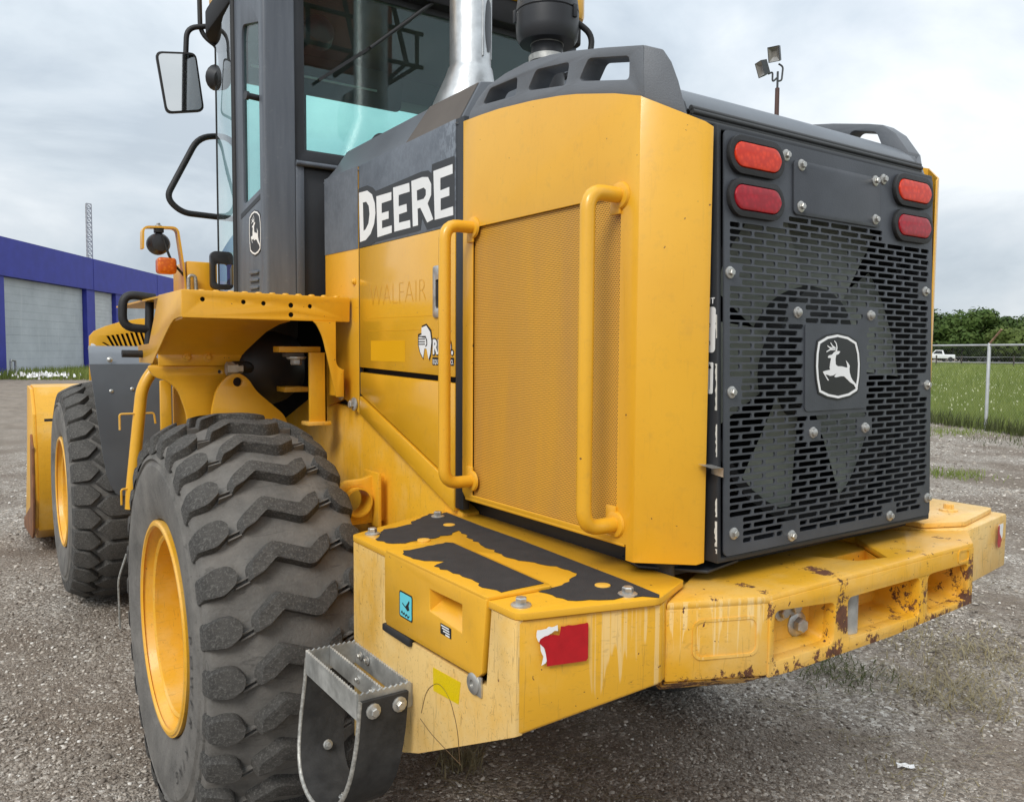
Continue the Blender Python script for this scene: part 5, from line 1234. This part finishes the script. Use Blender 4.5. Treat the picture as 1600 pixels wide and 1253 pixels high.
flood(-.13, 12.58, -.35, .95, lambda c: [c+rr_*.15+Vector((0, 0, -.35)), c+rr_*.32+Vector((0, 0, -.45)), c+rr_*.28+Vector((0, 0, -.95)), Vector((0, 0, 11.6))])
flood(-.55, 12.06, -.35, .25, lambda c: [c+rr_*.2+Vector((0, 0, -.2)), c+rr_*.36+Vector((0, 0, -.12)), c+rr_*.36+Vector((0, 0, -.5)), Vector((0, 0, 11.75))])

# ================================================================== fence along the field
simple('fence_zinc', (0.46, 0.47, 0.47), 0.5, metal=.4, var=.15)
simple('rust_arm', (0.28, 0.17, 0.11), 0.8, var=.5, scale=20)
FE = empty('chain_link_fence', FP); tag(FE, 'chain link fence with round galvanised posts between gravel and field', 'fence')
for k in range(-4, 5):
    q = FD*(3.05*k)
    lathe('fence_post', [(0, .034), (1.82, .034), (1.85, .02)], q, (0, 0, 1), 'fence_zinc', FE, 12)
    if k == 0: tube('barbed_wire_arm', [q+Vector((0, 0, 1.83)), q+Vector((-.16, -.30, 2.12))], .022, 'rust_arm', FE, 0, 6)
tube('top_rail', [FD*-12.3+Vector((0, 0, 1.80)), FD*12.3+Vector((0, 0, 1.80))], .022, 'fence_zinc', FE, 0, 10)
def chain():
    V = []; F = []; Lh = 12.2; hgt = 1.72; sp = .075; rw_ = .0009
    s = -Lh
    while s < Lh+hgt:
        for sg in (1, -1):
            s0, s1 = s, s-hgt*sg*-1 if sg < 0 else s-hgt
            a = FD*(s)+Vector((0, 0, .06)); b_ = FD*(s-hgt*sg)+Vector((0, 0, .06+hgt)); off = FN*(.003*sg)
            if abs(s) > Lh or abs(s-hgt*sg) > Lh: continue
            i0 = len(V); nn = FD*rw_
            V.extend([a+off-nn, a+off+nn, b_+off+nn, b_+off-nn]); F.append((i0, i0+1, i0+2, i0+3))
        s += sp
    me = bpy.data.meshes.new('wire_mesh'); me.from_pydata([tuple(v) for v in V], [], F); o = link('wire_mesh', me, 'fence_zinc', FE); o['kind'] = 'stuff'
chain()
simple('fence_wood', (0.055, 0.045, 0.038), 0.9)
FF = empty('field_fence', (CAM_POS.x+vd.x*112, CAM_POS.y+vd.y*112, 0)); tag(FF, 'low wire fence on dark posts along the far road', 'fence')
for k in range(-14, 10): lathe('fence_post', [(0, .09), (1.35, .08)], vn*(k*2.7), (0, 0, 1), 'fence_wood', FF, 6)
for z in (.6, 1.2): tube('fence_wire', [vn*-38+Vector((0, 0, z)), vn*25+Vector((0, 0, z))], .012, 'fence_zinc', FF, 0, 4)

# ================================================================== vegetation
def leafm(name, a, b, trans=.25):
    t = MT(name, 0.7, spec=.2, coord='Object')
    oi = t.n('ShaderNodeObjectInfo')
    c = t.ramp(t.noise(1.2, 4), [(.3, a), (.7, b)])
    t.base(c); t.b.inputs['Subsurface Weight'].default_value = 0
    tl = t.n('ShaderNodeBsdfTranslucent'); t.lk(c, tl.inputs[0]); ms = t.n('ShaderNodeMixShader'); ms.inputs[0].default_value = trans
    t.lk(t.b.outputs[0], ms.inputs[1]); t.lk(tl.outputs[0], ms.inputs[2]); t.lk(ms.outputs[0], t.nt.nodes['Material Output'].inputs[0]); MAT[name] = t.m
leafm('leaf_dark', (0.035, 0.068, 0.016), (0.070, 0.110, 0.028)); leafm('leaf_mid', (0.050, 0.095, 0.020), (0.100, 0.145, 0.036)); leafm('leaf_light', (0.080, 0.120, 0.028), (0.140, 0.180, 0.050))
simple('bark', (0.055, 0.042, 0.033), 0.9, var=.3)
def crown_mesh(name, w, h, n, leaf, seed, z0):
    g = np.random.default_rng(seed); nb = 26
    th = g.uniform(0, 2*PI, nb); rr = np.sqrt(g.uniform(0, 1, nb))*w*.40; zz = z0+h*g.uniform(.12, .88, nb)
    sc_ = np.sqrt(np.clip(1-((zz-(z0+h*.5))/(h*.62))**2, .15, 1)); C = np.stack([rr*np.cos(th)*sc_, rr*np.sin(th)*sc_, zz], 1); br = g.uniform(.13, .24, nb)*w
    k = g.integers(0, nb, n); dv = g.normal(size=(n, 3)); dv /= np.linalg.norm(dv, axis=1)[:, None]
    P = C[k]+dv*(br[k]*g.uniform(.55, 1.05, n))[:, None]*np.array([1, 1, .8])
    t1 = g.normal(size=(n, 3)); t1 -= dv*(t1*dv).sum(1)[:, None]*.6; t1 /= np.linalg.norm(t1, axis=1)[:, None]
    t2 = np.cross(dv, t1); t2 /= np.linalg.norm(t2, axis=1)[:, None]+1e-9; sz = leaf*g.uniform(.6, 1.3, n)[:, None]
    V = np.stack([P-t1*sz, P+t2*sz*.6, P+t1*sz, P-t2*sz*.6], 1).reshape(-1, 3)
    me = bpy.data.meshes.new(name); me.vertices.add(4*n); me.vertices.foreach_set('co', V.ravel().astype(np.float32))
    me.loops.add(4*n); me.loops.foreach_set('vertex_index', np.arange(4*n, dtype=np.int32)); me.polygons.add(n)
    me.polygons.foreach_set('loop_start', np.arange(0, 4*n, 4, dtype=np.int32)); me.update(calc_edges=True); return me
TREES = [  # (offset along the road, extra distance, crown width, height, leaf material, label)
    (1.5, 3, 10, 8.3, 'leaf_dark', 'dark leafy tree rising just past the edge of the black grille'),
    (-4.0, 0, 9, 9.0, 'leaf_mid', 'broad round tree directly above the white pickup truck'),
    (-8.0, 6, 9, 8.7, 'leaf_dark', 'dark round-topped tree beside the broad tree over the truck'),
    (-10.5, -8, 6.5, 5.6, 'leaf_light', 'low pale green tree in front of the taller trees'),
    (-12.0, 3, 8, 7.8, 'leaf_mid', 'mid green tree behind the rusty barbed wire arm'),
    (-15.0, -5, 7, 5.8, 'leaf_mid', 'bushy low tree next to the tall thin-crowned tree'),
    (-17.2, 5, 6, 9.0, 'leaf_dark', 'tall thin-crowned tree rising above its neighbours'),
    (-21.5, -3, 8, 6.6, 'leaf_mid', 'rounded tree at the end of the treeline past the tall thin one')]
tb0 = Vector((CAM_POS.x, CAM_POS.y, 0))+vd*160
for i, (off, ex_, w, h, lm, lab) in enumerate(TREES):
    p = tb0+vn*(off+.0)+vd*ex_; tr_ = empty('tree', p); tag(tr_, lab, 'tree', 'trees beyond the road')
    nl = 2200 if i == 6 else 7500; w = w*1.3 if i != 6 else w
    link('crown', crown_mesh('crown', w, h*.95, nl, .36, 40+i, h*.05), lm, tr_)
    lathe('trunk', [(0, .28), (h*.3, .2), (h*.6, .12), (h*.8, .05)], (0, 0, 0), (0, 0, 1), 'bark', tr_, 7)
    for k in range(5):
        a = k*1.26+i; tube('limb', [(0, 0, h*.25), (math.cos(a)*w*.12, math.sin(a)*w*.12, h*.45), (math.cos(a)*w*.28, math.sin(a)*w*.28, h*.68)], .07, 'bark', tr_, .3, 5)
# understorey mass between the trunks
me = bpy.data.meshes.new('undergrowth')
def under():
    Vs = []
    for k in range(26):
        m_ = crown_mesh('tmp', 7.5, 5.2, 900, .34, 200+k, 0.0); a = np.empty(len(m_.vertices)*3, np.float32); m_.vertices.foreach_get('co', a); a = a.reshape(-1, 3)
        p = tb0+vn*(-44+k*2.9)+vd*random.uniform(2, 9); Vs.append(a+np.array([p.x, p.y, 0])); bpy.data.meshes.remove(m_)
    V = np.concatenate(Vs).astype(np.float32); n = len(V)//4
    me.vertices.add(4*n); me.vertices.foreach_set('co', V.ravel()); me.loops.add(4*n); me.loops.foreach_set('vertex_index', np.arange(4*n, dtype=np.int32)); me.polygons.add(n)
    me.polygons.foreach_set('loop_start', np.arange(0, 4*n, 4, dtype=np.int32)); me.update(calc_edges=True)
under(); o = link('undergrowth', me, 'leaf_dark'); tag(o, 'dark shrubby undergrowth below the trees beyond the road', 'undergrowth', kind='stuff')

def blades(name, pts, hgt, wid, mat, lab, cat, spread=.35, segs=2, kind='stuff', lean=.5):
    n = len(pts); g = np.random.default_rng(len(pts)); P = np.asarray(pts, float)
    a = g.uniform(0, 2*PI, n); dx = np.stack([np.cos(a), np.sin(a), np.zeros(n)], 1); side = np.stack([-np.sin(a), np.cos(a), np.zeros(n)], 1)
    h = hgt*g.uniform(.4, 1.15, n)[:, None]; ln = g.uniform(.1, lean, n)[:, None]*h; w = wid*g.uniform(.6, 1.3, n)[:, None]
    up = np.array([0, 0, 1.0]); A = P-side*w; B = P+side*w; C = P+dx*ln*.35+up*h*.6+side*w*.8; D_ = P+dx*ln*.35+up*h*.6-side*w*.8; E_ = P+dx*ln+up*h*.95
    V = np.stack([A, B, C, D_, E_], 1).reshape(-1, 3); i = np.arange(n)*5
    F = np.concatenate([np.stack([i, i+1, i+2, i+3], 1).ravel()]); T = np.stack([i+3, i+2, i+4], 1).ravel()
    me = bpy.data.meshes.new(name); me.vertices.add(5*n); me.vertices.foreach_set('co', V.ravel().astype(np.float32))
    me.loops.add(7*n); me.loops.foreach_set('vertex_index', np.concatenate([F, T]).astype(np.int32)); me.polygons.add(2*n)
    me.polygons.foreach_set('loop_start', np.concatenate([np.arange(n)*4, 4*n+np.arange(n)*3]).astype(np.int32)); me.update(calc_edges=True)
    o = link(name, me, mat); tag(o, lab, cat, kind=kind); return o
leafm('grass_green', (0.15, 0.205, 0.040), (0.29, 0.33, 0.10), .45); leafm('grass_dry', (0.20, 0.165, 0.09), (0.33, 0.28, 0.17), .2); leafm('flower_pale', (0.55, 0.56, 0.32), (0.70, 0.70, 0.52), .3)
leafm('grass_dull', (0.055, 0.070, 0.022), (0.11, 0.12, 0.05), .3)
def field_pts(n, lo, hi, pw=1.0, wdt=1.0):
    t_ = lo+(hi-lo)*rng.uniform(0, 1, n)**pw; s = rng.uniform(-.35, .12, n)
    x = CAM_POS.x+np.cos(0)*0+t_*(vd.x*1.0+vn.x*s); y = CAM_POS.y+t_*(vd.y+vn.y*s); P = np.stack([x, y, np.full(n, .01)], 1)
    keep = ((P-np.array(FP))@np.array(FN)) > .05; return P[keep]
blades('grass', field_pts(45000, 18.5, 45, 1.3), .34, .008, 'grass_green', 'green weedy grass filling the field behind the chain link fence', 'grass')
blades('far_grass', field_pts(22000, 40, 118, 1.0), .5, .03, 'grass_green', 'green meadow grass far out towards the road', 'grass')
fp = field_pts(3000, 22, 100, 1.0); fp[:, 2] = .25
blades('wildflowers', fp, .07, .018, 'flower_pale', 'pale yellow wildflowers dotted over the green field', 'flowers')
s_ = rng.uniform(-12, 12, 3200); w_ = np.abs(rng.normal(0, .28, 3200))-.25
ed = np.stack([FP.x+FD.x*s_+FN.x*w_, FP.y+FD.y*s_+FN.y*w_, np.zeros(3200)], 1)
blades('fence_weeds', ed, .36, .009, 'grass_dull', 'rank weeds growing along the foot of the chain link fence', 'weeds')
# strip by the warehouse with daisies
u_ = rng.uniform(-6, 15, 9000); v_ = rng.uniform(.0, 1.0, 9000); dp_ = 1.0+v_*rng.uniform(6, 15, 9000)
gp = np.array([[*(BP(a, 0, b))] for a, b in zip(u_, dp_)])
blades('verge_grass', gp, .55, .022, 'grass_green', 'rough green verge in front of the blue warehouse', 'grass')
blades('verge_flowers', np.array([[x, y, .35] for x, y in np.stack([1.5+rng.normal(0, .55, 150), 40.2+rng.normal(0, 1.6, 150)], 1)]), .16, .045, 'white_decal', 'clump of white daisies on the verge before the grey roll-up door', 'flowers')
c_ = BP(7.2, 0, 3.2); pb = empty('planter_box', c_); tag(pb, 'weathered wooden box on the verge beside the grey door', 'box')
simple('old_wood', (0.13, 0.105, 0.055), .9, var=.3)
for k in range(3): box('plank', -1.1, 1.1, -.5, .5, .05+.36*k, .38+.36*k, 'old_wood', pb, .02)

# pickup with a low trailer on the far road
def pickup():
    d0 = (Vector((131.43, 67.81, 0))-Vector((132.63, 65.44, 0))).normalized(); c = Vector((131.2, 67.3, .25))
    T = empty('pickup_truck', c); T.rotation_euler = (0, 0, math.atan2(d0.y, d0.x)); tag(T, 'white pickup truck towing a low flat trailer on the far road', 'truck')
    simple('truck_white', (.72, .73, .74), .35, var=.05); simple('truck_glass', (.03, .035, .04), .1)
    body = [(-1.6, .5), (-1.6, 1.15), (-.2, 1.15), (-.05, 1.2), (.15, 1.85), (1.25, 1.88), (1.75, 1.25), (2.75, 1.12), (2.85, .55)]
    prism('body', 'y', body, -.9, .9, 'truck_white', T, .06)
    for s in (-1, 1):
        prism('side_window', 'y', [(.22, 1.25), (.32, 1.75), (1.18, 1.78), (1.58, 1.28)], s*.905-.01, s*.905+.01, 'truck_glass', T, 0)
        for x in (-.95, 2.05): lathe('truck_wheel', [(-.12, .05), (-.12, .38), (.12, .38), (.12, .05)], (x, s*.82, .38), (0, 1, 0), 'black_rubber', T, 16)
    R_ = empty('flat_trailer', c-d0*4.6); R_.rotation_euler = T.rotation_euler; tag(R_, 'low dark flat trailer behind the white pickup', 'trailer')
    box('trailer_bed', -3.2, 2.2, -1, 1, .62, .78, 'frame_black', R_, .02); box('trailer_tongue', 2.2, 3.4, -.1, .1, .6, .7, 'frame_black', R_, 0)
    for s in (-1, 1):
        for x in (-1.3, -.4): lathe('trailer_wheel', [(-.1, .05), (-.1, .34), (.1, .34), (.1, .05)], (x, s*.8, .34), (0, 1, 0), 'black_rubber', R_, 14)
pickup()

# ================================================================== loose gravel, tufts
def stones(name, n_list, lab):
    ico_v = np.array([[0, 0, 1], [.894, 0, .447], [.276, .851, .447], [-.724, .526, .447], [-.724, -.526, .447], [.276, -.851, .447], [.724, .526, -.447], [-.276, .851, -.447], [-.894, 0, -.447], [-.276, -.851, -.447], [.724, -.526, -.447], [0, 0, -1]])
    ico_f = np.array([[0, 1, 2], [0, 2, 3], [0, 3, 4], [0, 4, 5], [0, 5, 1], [1, 6, 2], [2, 7, 3], [3, 8, 4], [4, 9, 5], [5, 10, 1], [6, 7, 2], [7, 8, 3], [8, 9, 4], [9, 10, 5], [10, 6, 1]])
    X = []; S = []
    for (x0, x1, y0, y1, n, lo, hi) in n_list:
        p = np.stack([rng.uniform(x0, x1, n), rng.uniform(y0, y1, n)], 1)
        cl_ = np.sin(p[:, 0]*2.1+1.3*np.sin(p[:, 1]*1.3))+np.sin(p[:, 1]*2.7-p[:, 0]*.7); keep = rng.uniform(-2.6, 1.6, n) < cl_; p = p[keep]
        X.append(p); S.append(lo+(hi-lo)*rng.uniform(0, 1, len(p))**3)
    X = np.concatenate(X); S = np.concatenate(S); n = len(X)
    Z = 0.012*np.sin(X[:, 0]*1.7+X[:, 1]*.6)+0.010*np.sin(X[:, 1]*2.3-X[:, 0]*.9)+.006*np.sin(X[:, 0]*4.1)*np.sin(X[:, 1]*3.7); Z = (Z-.018)*np.clip(1-np.hypot(X[:, 0]-3, X[:, 1]-4)/18, 0, 1)
    J = rng.uniform(.5, 1.3, (n, 12, 1)); sc3 = np.stack([rng.uniform(.7, 1.6, n), rng.uniform(.6, 1.1, n), rng.uniform(.3, .7, n)], 1)[:, None, :]
    V = ico_v[None]*J*sc3*S[:, None, None]; a = rng.uniform(0, 2*PI, n); ca, sa = np.cos(a)[:, None], np.sin(a)[:, None]
    x, y = V[..., 0]*ca-V[..., 1]*sa, V[..., 0]*sa+V[..., 1]*ca; V = np.stack([x+X[:, :1], y+X[:, 1:], V[..., 2]+(Z+S*.22)[:, None]], 2).reshape(-1, 3)
    F = (ico_f[None]+12*np.arange(n)[:, None, None]).reshape(-1); m = len(F)//3
    me = bpy.data.meshes.new(name); me.vertices.add(len(V)); me.vertices.foreach_set('co', V.ravel().astype(np.float32)); me.loops.add(len(F)); me.loops.foreach_set('vertex_index', F.astype(np.int32))
    me.polygons.add(m); me.polygons.foreach_set('loop_start', np.arange(0, 3*m, 3, dtype=np.int32)); me.update(calc_edges=True)
    at = me.attributes.new('tone', 'FLOAT', 'POINT'); at.data.foreach_set('value', np.repeat(rng.uniform(0, 1, n), 12).astype(np.float32))
    t = MT('stone', .85, spec=.3); an = t.n('ShaderNodeAttribute', attribute_name='tone')
    t.base(t.ramp(an.outputs['Fac'], [(0.0, (0.14, 0.115, 0.094)), (.45, (0.31, 0.27, 0.228)), (.85, (0.48, 0.43, 0.37)), (1.0, (0.70, 0.67, 0.62))])); MAT['stone'] = t.m
    o = link(name, me, 'stone'); tag(o, lab, 'gravel', kind='stuff')
stones('gravel', [(-3.4, -.9, .4, 4.5, 38000, .003, .0125), (-4.2, -.9, 4.5, 12, 16000, .005, .018), (-1.0, 3.4, -.7, 3.6, 42000, .003, .0115), (2.2, 9, -.5, 5.5, 24000, .005, .017), (8, 16.5, 1, 9.5, 9000, .010, .028)], 'loose grey and pale gravel scattered over the yard')
def tuft(p, n, hgt, rad, mat, lab, wid=.003, lean=1.6):
    P = np.stack([p[0]+rng.normal(0, rad, n), p[1]+rng.normal(0, rad, n), np.full(n, -.012)], 1)
    return blades('grass_tuft', P, hgt, wid, mat, lab, 'grass tuft', kind='stuff', lean=lean)
tuft((-.176, 1.503), 140, .09, .05, 'grass_dry', 'dry grass tuft under the counterweight beside the access step')
tuft((1.92, 1.225), 420, .032, .13, 'grass_dull', 'small green grass tuft under the chipped casting', lean=3.0)
tuft((2.15, .75), 520, .04, .16, 'grass_dry', 'straw-coloured tuft on bare dirt behind the casting', lean=4.0)
tuft((2.75, .95), 620, .04, .24, 'grass_dry', 'sprawling straw tuft out on the gravel past the bumper end', lean=4.5)
tuft((1.24, .52), 90, .025, .12, 'grass_dry', 'thin straw wisps lying on the dark gravel', lean=4.0)
tuft((9.19, 4.30), 320, .10, .22, 'grass_green', 'bright green grass patch alone in the gravel', .005)
tuft((15.0, 7.3), 420, .13, .5, 'grass_green', 'green grass patch at the gravel edge before the fence post', .006)
tuft((14.3, 5.4), 300, .12, .6, 'grass_dull', 'dull low weeds at the gravel edge past the fence post', .006)
def straw():
    V = []; F = []
    for k in range(900):
        if k < 760: x, y = random.uniform(1.2, 4.5), random.uniform(-.3, 2.2)
        else: x, y = random.uniform(-.4, .5), random.uniform(.9, 1.9)
        a = random.uniform(0, PI); l = random.uniform(.03, .11); dx, dy = math.cos(a)*l, math.sin(a)*l; i0 = len(V); c = random.uniform(-.03, .03)
        V += [(x-dx, y-dy, -.002), (x-dx+.002, y-dy+.003, -.002), (x-dy*c*8, y+dx*c*8, .012), (x-dy*c*8+.002, y+dx*c*8+.003, .012), (x+dx, y+dy, 0), (x+dx+.001, y+dy+.002, 0)]; F += [(i0, i0+1, i0+3, i0+2), (i0+2, i0+3, i0+5, i0+4)]
    me = bpy.data.meshes.new('straw'); me.from_pydata(V, [], F); o = link('straw', me, 'grass_dry'); tag(o, 'dry straw stalks strewn on the dirt behind the loader', 'straw', kind='stuff')
straw()

# ================================================================== billboard across the lot, reflected in the cab glass and mirror
simple('sign_steel', (0.06, 0.05, 0.045), .7, var=.2); simple('sign_panel', (0.45, 0.16, 0.12), .6, var=.3, scale=.5)
BB = empty('billboard', (5.0, -19.0, 0)); tag(BB, 'tall steel billboard on a round post behind the loader', 'billboard')
lathe('post', [(0, .50), (11.5, .45)], (0, 0, 0), (0, 0, 1), 'sign_steel', BB, 16)
box('sign_face', -5.5, 5.5, -.9, -.7, 10.5, 14.5, 'sign_panel', BB, .02)
for k in range(7):
    x = -5.2+k*10.4/6
    tube('sign_brace', [(x, -.7, 14.2), (x, .9, 10.6), (x, -.7, 10.4)], .09, 'sign_steel', BB, 0, 6)
    tube('catwalk_arm', [(x, -.7, 10.3), (x, 1.6, 10.3), (x, 1.6, 11.3)], .07, 'sign_steel', BB, 0, 6)
for z in (10.3, 11.3): tube('catwalk_rail', [(-5.4, 1.6, z), (5.4, 1.6, z)], .07, 'sign_steel', BB, 0, 6)
tube('ladder', [(.75, .1, 0.4), (.75, .1, 10.6)], .06, 'sign_steel', BB, 0, 6)
tube('ladder', [(1.15, .1, 0.4), (1.15, .1, 10.6)], .06, 'sign_steel', BB, 0, 6)

# scrap of litter on the gravel
V = []; F = []
for i in range(5):
    for j in range(4): V.append(((i-2)*.016, (j-1.5)*.011, .004+.012*abs(math.sin(i*1.9+j*1.3))))
for i in range(4):
    for j in range(3): F.append((i*4+j, i*4+j+1, i*4+j+5, i*4+j+4))
lit = mesh('litter_scrap', V, F, 'white_decal', None, recalc=False); lit.location = (1.27, .50, -.012); lit.rotation_euler = (0, 0, -.9)
tag(lit, 'small crumpled white scrap of litter on the gravel', 'litter')

# keep the hierarchy to thing > part > sub-part
def depth(o): return 0 if o.parent is None else 1+depth(o.parent)
for o in list(SC.objects):
    while depth(o) > 2: o.parent = o.parent.parent
